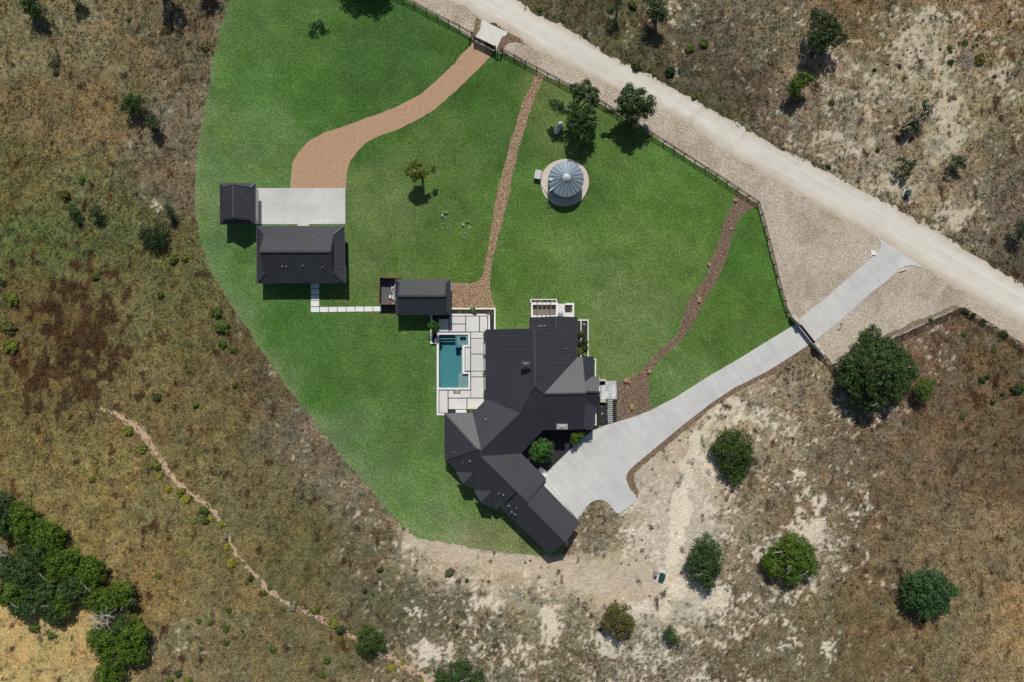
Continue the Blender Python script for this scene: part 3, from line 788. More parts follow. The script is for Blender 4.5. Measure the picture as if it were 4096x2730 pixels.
def drive_joints():
    up = [(2639,1622),(2730,1572),(2846,1499),(2962,1432),(3078,1360),(3180,1299),(3311,1186),(3427,1082),(3519,1000)]
    lo = [(2700,1727),(2796,1650),(2900,1578),(3035,1504),(3136,1444),(3241,1376),(3386,1262),(3485,1171),(3590,1084)]
    def samp(pts, n):
        L_ = [0]
        for a, b in zip(pts[:-1], pts[1:]): L_.append(L_[-1]+math.dist(a,b))
        out = []
        for i in range(n):
            t = L_[-1]*i/(n-1); k = max(j for j in range(len(L_)) if L_[j] <= t+1e-6); k = min(k, len(pts)-2)
            f = (t-L_[k])/(L_[k+1]-L_[k]); out.append((pts[k][0]+(pts[k+1][0]-pts[k][0])*f, pts[k][1]+(pts[k+1][1]-pts[k][1])*f))
        return out
    J = list(zip(samp(up, 14), samp(lo, 14)))
    J += [((2605,1643),(2700,1727)),((2478,1686),(2612,1799)),((2368,1726),(2520,1872)),((2300,1782),(2458,1930)),((2222,1858),(2385,2002)),((2165,1917),(2312,2060)),
          ((2272,1902),(2465,1700)),((2345,1968),(2605,1680)),((2398,1998),(2505,1905)),((2310,2040),(2420,1930))]
    return J[:24]
thick_sheet("driveway", DRIVE, .10, .10, M_['concrete'], drive_joints())
thick_sheet("driveway_apron", APRON, .09, .09, plain('broom_concrete', lin((205,202,195)), .85, var=.06, nscale=1.2))
thick_sheet("parking_court", COURT, .10, .10, M_['slab'], [((1040,825),(1382,825)),((1137,755),(1137,896)),((1228,755),(1228,896)),((1296,755),(1296,896))])
sheet("gravel_bed", MP(GRAVEL_BED_E), .06, M_['dark_gravel'])

# ------------------------------------------------------------------ buildings
def roof(faces, parent, name='roof', seam=.44, thick=.20, seamless=(), drop=()):
    """standing-seam roof: slopes given as photo px + height, ribs laid down each slope, fascia round the edge"""
    key = {}; V = []
    def vi(p):
        k = (round(p[0],1), round(p[1],1), round(p[2],2))
        if k not in key: key[k] = len(V); V.append(W(*p))
        return key[k]
    F = []
    for f in faces:
        ids = [vi(p) for p in f]
        pts = [V[i] for i in ids]
        n = Vector((0,0,0))
        for i in range(len(pts)):
            a, b = pts[i], pts[(i+1)%len(pts)]
            n += Vector(((a.y-b.y)*(a.z+b.z), (a.z-b.z)*(a.x+b.x), (a.x-b.x)*(a.y+b.y)))
        if n.z < 0: ids = ids[::-1]; n = -n
        F.append((ids, n.normalized()))
    mb = MB()
    nV = len(V)
    mb.add(V, [tuple(i for i in ids) for ids, n in F if True], 0)
    mb.add([v - Vector((0,0,thick)) for v in V], [tuple(ids[::-1]) for ids, n in F], 0)
    cnt = {}
    for ids, n in F:
        for a, b in zip(ids, ids[1:]+ids[:1]):
            cnt.setdefault((min(a,b),max(a,b)), []).append((a,b))
    for k, l in cnt.items():
        if len(l) == 1:
            a, b = l[0]
            mb.add([V[a], V[b], V[b]-Vector((0,0,thick)), V[a]-Vector((0,0,thick))], [(0,3,2,1)], 2)
    for fi, (ids, n) in enumerate(F):
        if fi in seamless or n.z < .3: continue
        down = Vector((n.x, n.y, 0))
        if down.length < 1e-3: continue
        down.normalize(); side = Vector((-down.y, down.x, 0))
        pts = [V[i] for i in ids]
        u = [p.dot(side) for p in pts]; w = [p.dot(down) for p in pts]
        o = pts[0]
        def zat(x, y): return o.z - ((x-o.x)*n.x + (y-o.y)*n.y)/n.z
        k = math.ceil(min(u)/seam)
        while k*seam < max(u):
            c = k*seam + .013; hits = []
            for i in range(len(u)):
                j = (i+1)%len(u)
                if (u[i] > c) != (u[j] > c): hits.append(w[i]+(w[j]-w[i])*(c-u[i])/(u[j]-u[i]))
            hits.sort()
            for a, b in zip(hits[::2], hits[1::2]):
                a += .10; b -= .04
                if b-a < .2: continue
                p = side*c+down*a; q = side*c+down*b
                mb.bar((p.x,p.y,zat(p.x,p.y)), (q.x,q.y,zat(q.x,q.y)), .045, .05, 1, up=n, base=-.004)
            k += 1
    return mb.build(name, [M_['roof'], M_['seam'], M_['cap']], parent)

def caps(segs, parent, wd=.26, name='ridge_cap'):
    for a, b in segs: MB().bar(W(*a), W(*b), wd, .06, 0, base=.045).build(name, M_['cap'], parent)

def walls(polys, parent, mat, h=2.9, base=0.0):
    mb = MB()
    for i, poly in enumerate(polys):
        mb.prism([tuple(W(x,y,3.2)[:2]) for x,y in poly], base, h - .006*i)
    return mb.build('wall', mat, parent)

def gables(tris, parent, mat):
    for t in tris:
        p = [W(*q) for q in t]; n = (p[1]-p[0]).cross(p[2]-p[0]).normalized()*.12
        MB().add(p+[q-n for q in p], [(0,1,2),(5,4,3),(0,3,4,1),(1,4,5,2),(2,5,3,0)]).build('gable_wall', mat, parent)

def windows(lst, parent):
    """(x0,y0,x1,y1,z0,z1): a framed pane on the wall line, metres; set proud of the wall"""
    for a, b, z0, z1, kind in lst:
        p = W(a[0],a[1],3.2); q = W(b[0],b[1],3.2); p.z = q.z = 0
        d = (q-p).normalized(); n = Vector((d.y,-d.x,0))
        mb = MB(); e = n*.03
        for s0, s1, t0, t1 in ((0,1,z0,z0+.06),(0,1,z1-.06,z1)):
            mb.bar(p+e+Vector((0,0,t0)), q+e+Vector((0,0,t0)), .10, .06)
        L_ = (q-p).length
        for t in (0.03, L_/2, L_-.03):
            c = p+d*t+e; mb.bar(c+Vector((0,0,z0+.06)), c+Vector((0,0,z1-.06)), .06, .06)
        f = mb.build(kind, M_['black'], parent)
        g = MB().add([p+e*1.1+Vector((0,0,z0+.05)), q+e*1.1+Vector((0,0,z0+.05)), q+e*1.1+Vector((0,0,z1-.05)), p+e*1.1+Vector((0,0,z1-.05))], [(0,1,2,3)])
        g.build('pane', M_['glass'], f)

def vent(px, py, h, r, parent, tall=.35):
    c = W(px, py, h)
    mb = MB()
    mb.lathe((c.x,c.y,c.z-.25), [(r*1.7,0.25-.12),(r*1.2,.25),(r,.27),(r,.25+tall),(r*1.25,.25+tall),(r*1.1,.30+tall)], 10)
    return mb.build('roof_vent', M_['greymetal'], parent)

def on_plane(p, q0, q1, q2):
    """height at which the sight line through photo px p meets the plane of three known roof points"""
    a, b, c = W(*q0), W(*q1), W(*q2)
    n = (b-a).cross(c-a); d = n.dot(a)
    g = W(p[0], p[1], 0.0); k = n.x*g.x + n.y*g.y
    return (p[0], p[1], (d-k)/(n.z-k/H))

# --- main house
house = empty('ranch_house', W(2080,1700), 'large L-shaped single storey house with charcoal metal roof beside the pool', 'house')
A = dict(
 nwl=(1942,1319,2.8), nr=(2137,1314.5,7.2), nmid=(2225,1314,5.25), ner=(2310,1314,3.4),
 wgl=(2117,1271,3.05), wgl2=(2117,1316,3.05), wgr=(2223,1266,5.25), wgre=(2310,1269,3.4),
 apex=(2140.5,1544,7.2), er=(2176,1576.5,6.4), ve=(2310,1429,3.4), ve2=(2331,1429,3.3), ere=(2343.5,1574,6.4),
 dl=(1945,1597,2.8), d1=(2078,1653,5.8), d2=(2118,1571,6.7), d3=(1924.5,1802,5.8),
 dse=(2177,1717,3.4), dsw=(2085,1814.5,3.4), dv=(1891,1652,2.9), wn=(1779,1655,2.9), wa=(1907,1797,5.8), ws=(1781,1838.5,2.9),
 g0=(1924.5,1826,5.85), g1=(2071,1967,5.85), g1e=(2112,2010,5.85), gne=(2185.5,1917,3.4), gse=(1983,2041,3.0),
 h0=(2106,2015,5.5), h1=(2262,2170.5,5.5), hne=(2320,2092.5,3.4), hnw=(2173,1941,3.4), hsw=(2197,2217,3.1), hnw2=(2006,2036,3.1), hk=(2073,1971,5.5),
 sse=(2334,1717,3.4), ske=(2376,1715.5,2.75), skn=(2342,1609,4.6),skn2=(2375.5,1621,2.9), sc=(2339,1521,4.9),
 nke=(2374,1427,2.75), nks=(2377,1506,2.8), entn=(2397,1507,2.9), entr=(2402,1568,4.6), entre=(2343.4,1568.5,4.6), ents=(2400,1619,2.9),
)
A['apex'] = on_plane(A['apex'], A['nwl'], A['nr'], A['dl'])
for k in ('d1','d2'): A[k] = on_plane(A[k], A['nwl'], A['nr'], A['dl'])
for k in ('er','ve','nmid','wgr','wgre'): A[k] = on_plane(A[k], A['nr'], A['apex'], A['ner'])
A['ere'] = (*A['ere'][:2], A['er'][2])
A['sse'] = (*A['sse'][:2], 3.4); A['ve2'] = on_plane(A['ve2'], A['er'], A['ere'], A['ve'])
A['skn'] = on_plane(A['skn'], A['er'], A['ere'], A['sse'])
A['sc'] = on_plane(A['sc'], A['er'], A['ere'], A['ve'])
A['dse'] = on_plane(A['dse'], A['er'], A['ere'], A['sse'])
A['d3'] = (*A['d3'][:2], A['d1'][2]); A['dsw'] = on_plane(A['dsw'], A['d1'], A['d3'], A['dse']); A['g0'] = on_plane(A['g0'], A['d1'], A['d3'], A['dse'])
A['dv'] = on_plane(A['dv'], A['dl'], A['d1'], A['d3']); A['wn'] = (*A['wn'][:2], A['dv'][2]); A['wa'] = on_plane(A['wa'], A['wn'], A['dv'], A['d3'])
A['ws'] = on_plane(A['ws'], A['wn'], A['wa'], (1779,1740,A['wn'][2]))
for k in ('g1','g1e'): A[k] = (*A[k][:2], A['g0'][2])
A['gne'] = on_plane(A['gne'], A['g0'], A['g1'], A['dsw']); A['gse'] = on_plane(A['gse'], A['g0'], A['g1'], A['ws'])
A['h1'] = (*A['h1'][:2], 5.35); A['h0'] = (*A['h0'][:2], 5.35); A['hnw'] = on_plane(A['hnw'], A['h0'], A['h1'], A['hne']); 
A['hnw2'] = on_plane(A['hnw2'], A['h0'], A['h1'], A['hsw']); A['hk'] = on_plane(A['hk'], A['h0'], A['h1'], A['hsw'])
print({k: round(v[2],2) for k, v in A.items()})
a = A
def P_(*k): return [A[i] for i in k]
faces = [
 P_('nwl','nr','apex','d2','d1','dl'),                       # west slope of the great room
 [A['nr'],A['nmid'],A['ner'],A['ve'],A['er'],A['apex']],      # east slope
 [A['wgl'],A['wgr'],A['nmid'],A['wgl2']],  # north bay, west slope
 [A['wgr'],A['wgre'],A['ner'],A['nmid']],
 [A['er'],A['ve'],A['ve2'],A['sc'],A['ere']],                 # east wing, north slope
 [A['apex'],A['er'],A['ere'],A['skn'],A['sse'],A['dse'],A['d2']],
 P_('d1','d2','dse','dsw','g0','d3'),                         # diagonal wing, courtyard side
 P_('dl','d1','d3','dv'),
 P_('wn','dv','d3','wa'),
 P_('wn','wa','ws'),
 P_('ws','wa','d3','g0','g1','gse'),
 P_('g0','dsw','gne','g1e','g1'),
]
faces_low = [[(2331,1429,3.6),(2374,1427,2.8),(2377,1545,2.8),(2332,1545,3.6)],      # lean-to skirts either side of the porch
 [(2332,1600,3.6),(2375.5,1600,2.8),(2376,1716,2.8),(2332,1717,3.6)]]
faces_porch = [[(2334,1507,2.95),(2397,1507,2.95),(2402,1568,4.35),(2334,1568,4.35)],
 [(2334,1568,4.35),(2402,1568,4.35),(2400,1620,2.95),(2334,1620,2.95)]]
rf = roof(faces, house)
roof(faces_low[:1], house)
roof(faces_low[1:], house)
roof(faces_porch, house, name='porch_roof')
roof([[A['hk'],A['h0'],A['h1'],A['hsw'],A['hnw2']], [A['h0'],A['hnw'],A['hne'],A['h1']]], house)
# two small gables over the windows on the garden side
def bay(e1, e2, rend, rroot):
    roof([[e1, rroot, rend], [rroot, e2, rend]], house, name='gable_dormer', thick=.14, seam=.40)
bay((1823,1889,3.3),(1891,1956,3.3),(1850,1936,4.35),(1892,1892,4.5))
bay((1895,1962,3.3),(1965,2031,3.3),(1923,2010,4.35),(1966,1964,4.5))
gables([[(1944,1325,2.7),(2137,1321,7.0),(2306,1321,3.3)], [(2122,1278,3.0),(2223,1273,5.1),(2305,1276,3.35)], 
        [(2195,2210,3.0),(2258,2166,5.35),(2315,2090,3.3)], [(2399,1511,2.8),(2399,1568,4.5),(2397,1617,2.8)], 
        [(1830,1893,3.2),(1852,1934,4.2),(1888,1951,3.2)], [(1900,1966,3.2),(1925,2006,4.2),(1962,2026,3.2)]], house, M_['whitewall'])
def drops(edges, parent, inset=.12, z0=2.7):
    for (p, q), sgn in edges:
        mb = MB()
        p = W(*p); q = W(*q); d = (q-p); n = Vector((-d.y, d.x, 0)).normalized()*inset*sgn
        p = p+n-Vector((0,0,.15)); q = q+n-Vector((0,0,.15))
        mb.add([p, q, Vector((q.x,q.y,min(z0,q.z-.3))), Vector((p.x,p.y,min(z0,p.z-.3)))], [(0,1,2,3)])
        mb.build('gable_wall', M_['roof'], parent)
drops([((A['ve2'],A['ere']),-1), ((A['ere'],A['sse']),-1), ((A['gne'],A['g1e']),-1), ((A['g1'],A['gse']),-1), ((A['g1'],A['g1e']),1)], house)
walls([[(1955,1328),(2124,1328),(2124,1285),(2302,1282),(2302,1436),(2364,1438),(2364,1706),(2172,1706),(2074,1812),(2176,1918),(2304,2090),(2196,2203),(2012,2032),(1985,2030),(1790,1834),(1790,1664),(1894,1664),(1955,1604)]],
      house, M_['whitewall'], 2.62)
for w_ in ([(2364,1516),(2390,1516),(2390,1534),(2364,1534)], [(2364,1600),(2390,1600),(2390,1613),(2364,1613)]): walls([w_], house, M_['limestone'], 2.75)
windows([((1955,1420),(1955,1350),.1,2.3,'sliding_door'), ((1955,1560),(1955,1460),.1,2.3,'sliding_door'), ((2140,1285),(2190,1285),.9,2.2,'window'), ((2190,1706),(2150,1730),.9,2.2,'window'),
         ((2304,1330),(2304,1380),.9,2.2,'window'), ((1790,1700),(1790,1740),.9,2.2,'window')], house)
for s in (((2240,2030),(2290,2090)),((2190,1960),(2230,2015))):
    p = W(*s[0],3.2)
caps([(A['nr'],A['apex']),(A['apex'],A['er']),(A['er'],A['ere']),(A['apex'],A['d2']),(A['d2'],A['d1']),(A['d1'],A['d3']),(A['wa'],A['wn']),(A['wa'],A['ws']),(A['wa'],A['d3']),(A['d3'],A['g0']),(A['g0'],A['g1e']),
      (A['h0'],A['h1']),((2338,1568,4.35),(2402,1568,4.35)),(A['wgr'],A['nmid'])], house, .30)
# chimneys
def chim_black():
    c = W(2104, 1462, 7.6)
    mb = MB().box(c.x-.68, c.y-.54, 5.0, c.x+.68, c.y+.54, 7.35).box(c.x-.75,c.y-.61,7.35,c.x+.75,c.y+.61,7.45)
    o = mb.build('chimney', M_['roof'], rf)
    MB().add([(c.x-.78,c.y-.64,7.452),(c.x+.78,c.y-.64,7.452),(c.x+.78,c.y+.64,7.452),(c.x-.78,c.y+.64,7.452),(c.x,c.y,7.75)], [(0,1,4),(1,2,4),(2,3,4),(3,0,4)]).build('chimney_cap', M_['cap'], o) if False else None
    return o
chim_black()
MB().add([W(2085,1449,7.46),W(2121,1449,7.46),W(2121,1476,7.46),W(2085,1476,7.46),W(2103,1462,7.75)], [(0,4,1),(1,4,2),(2,4,3),(3,4,0)]).build('chimney_cap', M_['cap'], rf)
c = W(2249.5, 1710, 5.6)
MB().box(c.x-.90, c.y-.40, 2.4, c.x+.90, c.y+.42, 5.1).build('chimney', plain('grey_stone_chimney', (.20,.195,.18), .85, var=.25, nscale=3), rf)
MB().add([(c.x-.96,c.y-.46,5.1),(c.x+.96,c.y-.46,5.1),(c.x+.96,c.y+.48,5.1),(c.x-.96,c.y+.48,5.1),(c.x,c.y,5.32)], [(3,2,1,0),(0,1,4),(1,2,4),(2,3,4),(3,0,4)]).build('chimney_cap', plain('chimney_lid', (.30,.295,.28), .7, var=.1), rf)
p0, p1, p2 = W(2230,1699,3.85), W(2269,1699,3.85), W(2249,1684,4.35)
MB().add([p0+Vector((0,0,-.5)),p1+Vector((0,0,-.5)),p2+Vector((0,0,.02)),W(2249.5,1699,4.75)], [(0,1,3),(1,2,3),(2,0,3)]).build('cricket', M_['roof'], rf)
for x,y,h,r,t in ((2156,1305,4.3,.09,.22),(2168,1304.5,4.5,.09,.22),(2179,1304,4.7,.09,.22),(2264,1395,4.5,.07,.4),(2010,1646,4.2,.07,.4),(2003,1677,4.4,.10,.2),(1942,1679,4.4,.10,.2),
                  (1816,1809,3.6,.08,.2),(1879,1846,4.6,.09,.2),(1851,1850,3.9,.06,.5),(1995,1975,4.3,.06,.5),(2014,1981,4.6,.09,.2),(2035,2025,4.3,.09,.2),(2065,2033,4.7,.06,.5),(2047,2049,4.2,.09,.2),(2057,2056,4.2,.06,.4),(2064,2059,4.3,.05,.4)):
    vent(x,y,h,r,rf,t)
for g0_, g1_ in (((1779,1657,2.84),(1779,1836,2.84)),((1942,1322,2.74),(1942,1594,2.74)),((2376.5,1623,2.7),(2377.5,1712,2.7)),((2178,1718.5,3.3),(2375,1717.5,3.1))):
    MB().bar(W(*g0_), W(*g1_), .13, .12).build('gutter', M_['cap'], house)

def dutch(name, label, rect, base, ridge, he, hb, hr, axis, mat, wallpoly, vents=(), group=None):
    """dutch-gable building: rect eave corners NW NE SE SW, base = rake feet in the same order, ridge = two ends"""
    nw, ne, se, sw = [(*p, he) for p in rect]
    bn = [(*p, hb) for p in base]; r0, r1 = [(*p, hr) for p in ridge]
    cx = sum(p[0] for p in rect)/4; cy = sum(p[1] for p in rect)/4
    if axis == 'x':
        bn = [on_plane(p, nw, ne, r0) if i < 2 else on_plane(p, sw, se, r0) for i, p in enumerate(bn)]
    else:
        bn = [on_plane(p, nw, sw, r0) if i in (0, 3) else on_plane(p, ne, se, r0) for i, p in enumerate(bn)]
    e = empty(name, W(cx, cy), label, name.replace('_', ' ') if name != 'guest_house' else 'guest house', group)
    if axis == 'x':
        f = [[nw, ne, bn[1], r1, r0, bn[0]], [sw, bn[3], r0, r1, bn[2], se],
             [nw, bn[0], bn[3], sw], [ne, se, bn[2], bn[1]]]
        gt = [[bn[3], bn[0], r0], [bn[1], bn[2], r1]]
        cp = [(r0,r1),(nw,bn[0]),(sw,bn[3]),(ne,bn[1]),(se,bn[2])]
    else:
        f = [[nw, bn[0], r0, r1, bn[3], sw], [ne, se, bn[2], r1, r0, bn[1]],
             [nw, ne, bn[1], bn[0]], [sw, bn[3], bn[2], se]]
        gt = [[bn[0], bn[1], r0], [bn[2], bn[3], r1]]
        cp = [(r0,r1),(nw,bn[0]),(sw,bn[3]),(ne,bn[1]),(se,bn[2])]
    r = roof(f, e)
    for t in gt:
        p = [W(*q) for q in t]; n = (p[1]-p[0]).cross(p[2]-p[0]).normalized()*.1
        MB().add([q-n*.5 for q in p]+[q-n*1.5 for q in p], [(0,1,2),(5,4,3),(0,3,4,1),(1,4,5,2),(2,5,3,0)]).build('gable_wall', M_['roof'], e)
    caps(cp[:1], e, .34); caps(cp[1:], e, .24)
    walls([wallpoly], e, mat, he-.3)
    for v in vents: vent(*v, r)
    MB().bar(W(nw[0]-1,nw[1],he-.06), W(sw[0]-1,sw[1],he-.06), .12, .12).build('gutter', M_['cap'], e)
    MB().bar(W(ne[0]+1,ne[1],he-.06), W(se[0]+1,se[1],he-.06), .12, .12).build('gutter', M_['cap'], e)
    return e
gh = dutch('guest_house', 'detached guest house with charcoal metal roof below the white parking court', [(1028.5,904.5),(1376,904),(1380.6,1133.5),(1029.6,1134)],
      [(1057,940),(1331.5,940),(1331,1089.5),(1060,1092.5)], [(1041,1007),(1320.5,1007)], 3.1, 3.85, 6.1, 'x', M_['whitewall'],
      [(1045,916),(1364,916),(1368,1120),(1045,1120)], [(1079,948,4.2,.05),(1260,950,4.2,.10),(1132,1066,4.6,.09),(1148,1067,4.6,.09),(1214,1064.5,4.6,.09),(1292,1070,4.5,.08)])
windows([((1100,1120),(1160,1120),.9,2.2,'window'),((1200,1120),(1226,1120),.1,2.2,'door'),((1368,1060),(1368,960),.1,2.3,'window')], gh)
gg = dutch('garage', 'small charcoal roofed garage at the left end of the parking court', [(882,733.6),(1020.5,733.6),(1021,898),(882.5,898.5)],
      [(896,751),(1001,751),(997,877),(899.5,877)], [(934,741.5),(934,870.5)], 3.1, 3.65, 5.3, 'y', M_['whitewall'],
      [(893,745),(1008,745),(1008,886),(893,886)])
MB().bar(W(1008,760,3.2)*1 - Vector((0,0,W(0,0,3.2).z-.05)), W(1008,870,3.2) - Vector((0,0,3.15)), .06, 2.2).build('garage_door', M_['white'], gg)
ph = dutch('pool_house', 'pool house with charcoal metal roof above the pool, next to the fenced pump yard', [(1583,1118),(1800.5,1116.5),(1802,1260.5),(1586,1261.5)],
      [(1599.5,1135),(1781.5,1133.5),(1782,1240),(1600,1242)], [(1594.5,1184),(1779,1184)], 3.1, 3.55, 5.0, 'x', M_['whitewall'],
      [(1597,1128),(1790,1128),(1790,1244),(1597,1244)], [(1623,1130,3.4,.06)])
MB().box(*(W(1803,1131)[:2]), 0, *(W(1808,1173)[:2]), .9).build('meter_box', M_['greymetal'], ph)

# ------------------------------------------------------------------ pool terrace
def R1(x, y): return (1500+x/2.353, 1100+y/2.353)
def rect(x0, y0, x1, y1, f=R1):
    return [f(x0,y0), f(x1,y0), f(x1,y1), f(x0,y1)]
DECKZ = .16
terr = [R1(*p) for p in ((525,375),(1132,375),(1132,512),(1060,520),(1060,1175),(1000,1200),(925,1300),(655,1315),(590,1315),(590,640),(528,640))]
sheet("pool_terrace", MP(terr), .10, M_['dark_gravel'], holes=[pool_m])
def slabs(name, rects, z, mat, label=None, cat=None, kind='structure', f=R1):
    mb = MB()
    for r in rects:
        mb.prism(MP(rect(*r, f=f) if len(r) == 4 and not isinstance(r[0], tuple) else [f(*p) for p in r]), 0.02, z)
    return solo(mb, name, mat, label, cat, kind=kind)
DECK = [(600,417,693,535),(703,392,850,460),(703,468,850,535),(858,392,980,535),(988,392,1057,535),(905,542,1022,597),(905,603,1022,742),(905,750,1022,903),(905,910,1022,957),(905,965,1022,1156),
        (850,687,897,903),(607,1090,684,1298),[(692,1090),(740,1090),(740,1120),(804,1120),(804,1090),(900,1090),(900,1156),(692,1156)],(694,1165,862,1263),(870,1165,1025,1263),(760,1270,862,1297)]
for i, r in enumerate(DECK):
    slabs("deck_slab", [r], DECKZ, M_['paving'])
slabs("deck_slab", [(750,1085,795,1113)], DECKZ, M_['step'])
slabs("terrace_kerb", [(718,368,1066,385),(1066,368,1082,514)], .22, M_['white'])
pool = empty('swimming_pool', W(1815,1446), 'rectangular blue swimming pool with corner spa and pale coping', 'swimming pool')
mb = MB()
for r in ((582,545,897,563),(878,563,897,662),(823,662,897,679),(823,679,845,915),(823,915,897,932),(880,932,897,1062),(582,1062,897,1080),(582,563,603,1062)):
    mb.prism(MP(rect(*r)), .0, .235)
mb.build('coping', M_['white'], pool)
WZ = .06
mb = MB(); n = len(pool_m); D = -1.55
for i in range(n):
    p, q = pool_m[i], pool_m[(i+1)%n]
    mb.add([(p[0],p[1],.10),(q[0],q[1],.10),(q[0],q[1],D),(p[0],p[1],D)], [(0,1,2,3)])
x0,y0 = W(1750,1560)[:2]; x1,y1 = W(1880,1330)[:2]
mb.add([(x0,y0,D),(x1,y0,D),(x1,y1,D),(x0,y1,D)], [(0,1,2,3)])
mb.build('basin', M_['plaster'], pool)
for k,(ya,yb,z) in enumerate(((566,580,-.25),(580,607,-.55),(607,634,-.95))):
    st = MB().prism(MP(rect(604,ya,757,yb)), D, z).build('step', M_['plaster'], pool)
    MB().prism(MP(rect(604,yb-3,757,yb+.5)), z-.02, z+.01).build('nosing', M_['tile'], st)
MB().prism(MP(rect(783,925,879,1061)), D, -.22).prism(MP(rect(808,690,822.5,924)), D, -.42).build('tanning_ledge', plain('ledge_plaster', (.26,.33,.34), .7, var=.08), pool)
mb = MB()
for r in ((757,567,775,685),(775,663,822,685)): mb.prism(MP(rect(*r)), D, .13)
mb.build('spa_wall', M_['tile'], pool)
mb = MB()
for r in ((775.5,567,877,583),(775.5,583,800,640),(858,583,877,640),(775.5,640,877,662)): mb.prism(MP(rect(*r)), D, .0)
mb.build('spa_bench', plain('spa_plaster', (.20,.28,.29), .7, var=.08), pool)
MB().prism(MP(rect(800,583,858,640)), D, -.75).build('spa_floor', M_['plaster'], pool)
ins = [R1(*p) for p in ((603.4,565.4),(756.6,565.4),(756.6,685.4),(822.6,685.4),(822.6,932),(879.6,932),(879.6,1061.6),(603.4,1061.6))]
MB().prism(MP(ins), D-.02, WZ).build('water', M_['water'], pool)
MB().prism(MP(rect(775.6,565.4,877.6,662.4)), D-.02, WZ+.03).build('spa_water', M_['water'], pool)
slabs("terrace_kerb", [(582,1080,600,1322),(600,1304,655,1322)], .22, M_['white'])

def planter(label, walls_, beds, h, name='planter', f=R1, mat=None, bz=.12):
    c = f(*( (walls_[0][0]+walls_[0][2])/2, (walls_[0][1]+walls_[0][3])/2 ))
    e = empty(name, W(*c), label, 'planter')
    mb = MB()
    for i, r in enumerate(walls_): mb.prism(MP(rect(*r, f=f)), 0, h+.003*i)
    mb.build('wall', mat or M_['white'], e)
    if beds:
        mb = MB()
        for r in beds: mb.prism(MP(rect(*r, f=f)), 0, bz)
        mb.build('gravel_bed', M_['dark_gravel'], e)
    return e
planter('L-shaped white walled planting bed between the river rocks and the pool deck', [(715,313,1135,327),(1121,327,1135,512)], [(715,327,1121,367),(1083,367,1121,512)], .3)
planter('narrow white walled planter at the upper left corner of the pool', [(523,380,540,650),(540,636,580,650),(563,600,580,636)], [(540,378,563,636)], .38)
planter('long white walled planting strip along the right side of the house', [(1910,422,2008,433),(1999,433,2008,770),(1934,433,1942,770)], [(1908,433,1934,770),(1942,433,1999,770)], .3)
slabs("terrace_kerb", [(1030,640,1038,750),(1031,790,1038,900),(1032,960,1039,1088)], .2, M_['white'])
garden_wall = solo(MB().prism(MP(rect(2066,792,2076,958)), 0, .7).prism(MP(rect(2057,792,2066,799)), 0, .69), 'garden_wall', M_['white'], 'short white garden wall beside the lawn, above the entry porch', 'wall')
solo(MB().prism(MP(rect(2069,1228,2079,1412)), 0, .9).prism(MP(rect(2060,1404,2069,1412)), 0, .89), 'garden_wall', M_['white'], 'thin white wall between the house and the black gravel with stepping stones', 'wall')
solo(MB().prism(MP(rect(2112,980,2168,999)), 0, .8), 'entry_pier', M_['limestone'], 'pale stone pier at the upper corner of the entry pavers', 'pier')
solo(MB().prism(MP(rect(2116,1172,2170,1197)), 0, .8), 'entry_pier', M_['limestone'], 'pale stone pier at the lower corner of the entry pavers', 'pier')
sheet("entry_paving", MP([R1(2122,998),R1(2272,998),R1(2273,1170),R1(2120,1170)]), .10, M_['pavers'])
solo(MB().prism(MP(rect(2120,1003,2163,1040)), .06, .112), 'door_mat', M_['dark_gravel'], 'dark square mat set in the entry pavers by the porch', 'mat')
for k in range(12):
    y = 979+k*39.7
    x0, y0 = 2280+735/4.9, 1400+y/4.9
    sx = (.5*(k%3) + .4)*(-1)**k
    pl = [(x0+sx,y0),(x0+20.2+sx,y0),(x0+20.2+sx,y0+5.6),(x0+sx,y0+5.6)]
    if k == 11: pl = [(x0+3,y0),(x0+20,y0),(x0+20,y0+1.5),(x0+3,y0+5.6)]
    o = solo(MB().prism(MP(pl), .05, .13), 'stepping_stone', M_['step'], None, 'stepping stone', 'grey stepping stones by the entry')
    nm = ['first','second','third','fourth','fifth','sixth','seventh','eighth','ninth','tenth','eleventh','last'][k]
    o['label'] = f'{nm} grey stepping stone in the black gravel, counting down from the entry pavers' if k < 11 else 'cut-off grey stepping stone touching the concrete drive'
# white stepping slabs from guest house to pump yard
def R3(x, y): return (800+x/2.613, 680+y/2.613)
ST = [(1160,1190,1247,1240),(1160,1248,1247,1303),(1160,1311,1247,1365),(1160,1372,1247,1427),(1160,1435,1247,1488)] + [(1254+93.2*i,1435-i*.9,1340+93.2*i,1487-i*1.2) for i in range(7)]
words = ['first','second','third','fourth','fifth','sixth','seventh']
for k, r in enumerate(ST):
    o = solo(MB().prism(MP(rect(*r, f=R3)), .0, .11), 'stepping_slab', M_['white'], None, 'stepping slab', 'white stepping slabs in the lawn')
    o['label'] = (f'{words[k]} white slab going down from the guest house wall' if k < 4 else 'white slab at the corner where the stepping path turns' if k == 4
                  else f'{words[k-5]} white slab to the right of the stepping path corner')
    if k < 5: MB().prism(MP([R3(1160,r[3]+.5),R3(1247,r[3]+.5),R3(1247,r[3]+7),R3(1160,r[3]+7)]), .02, .035)
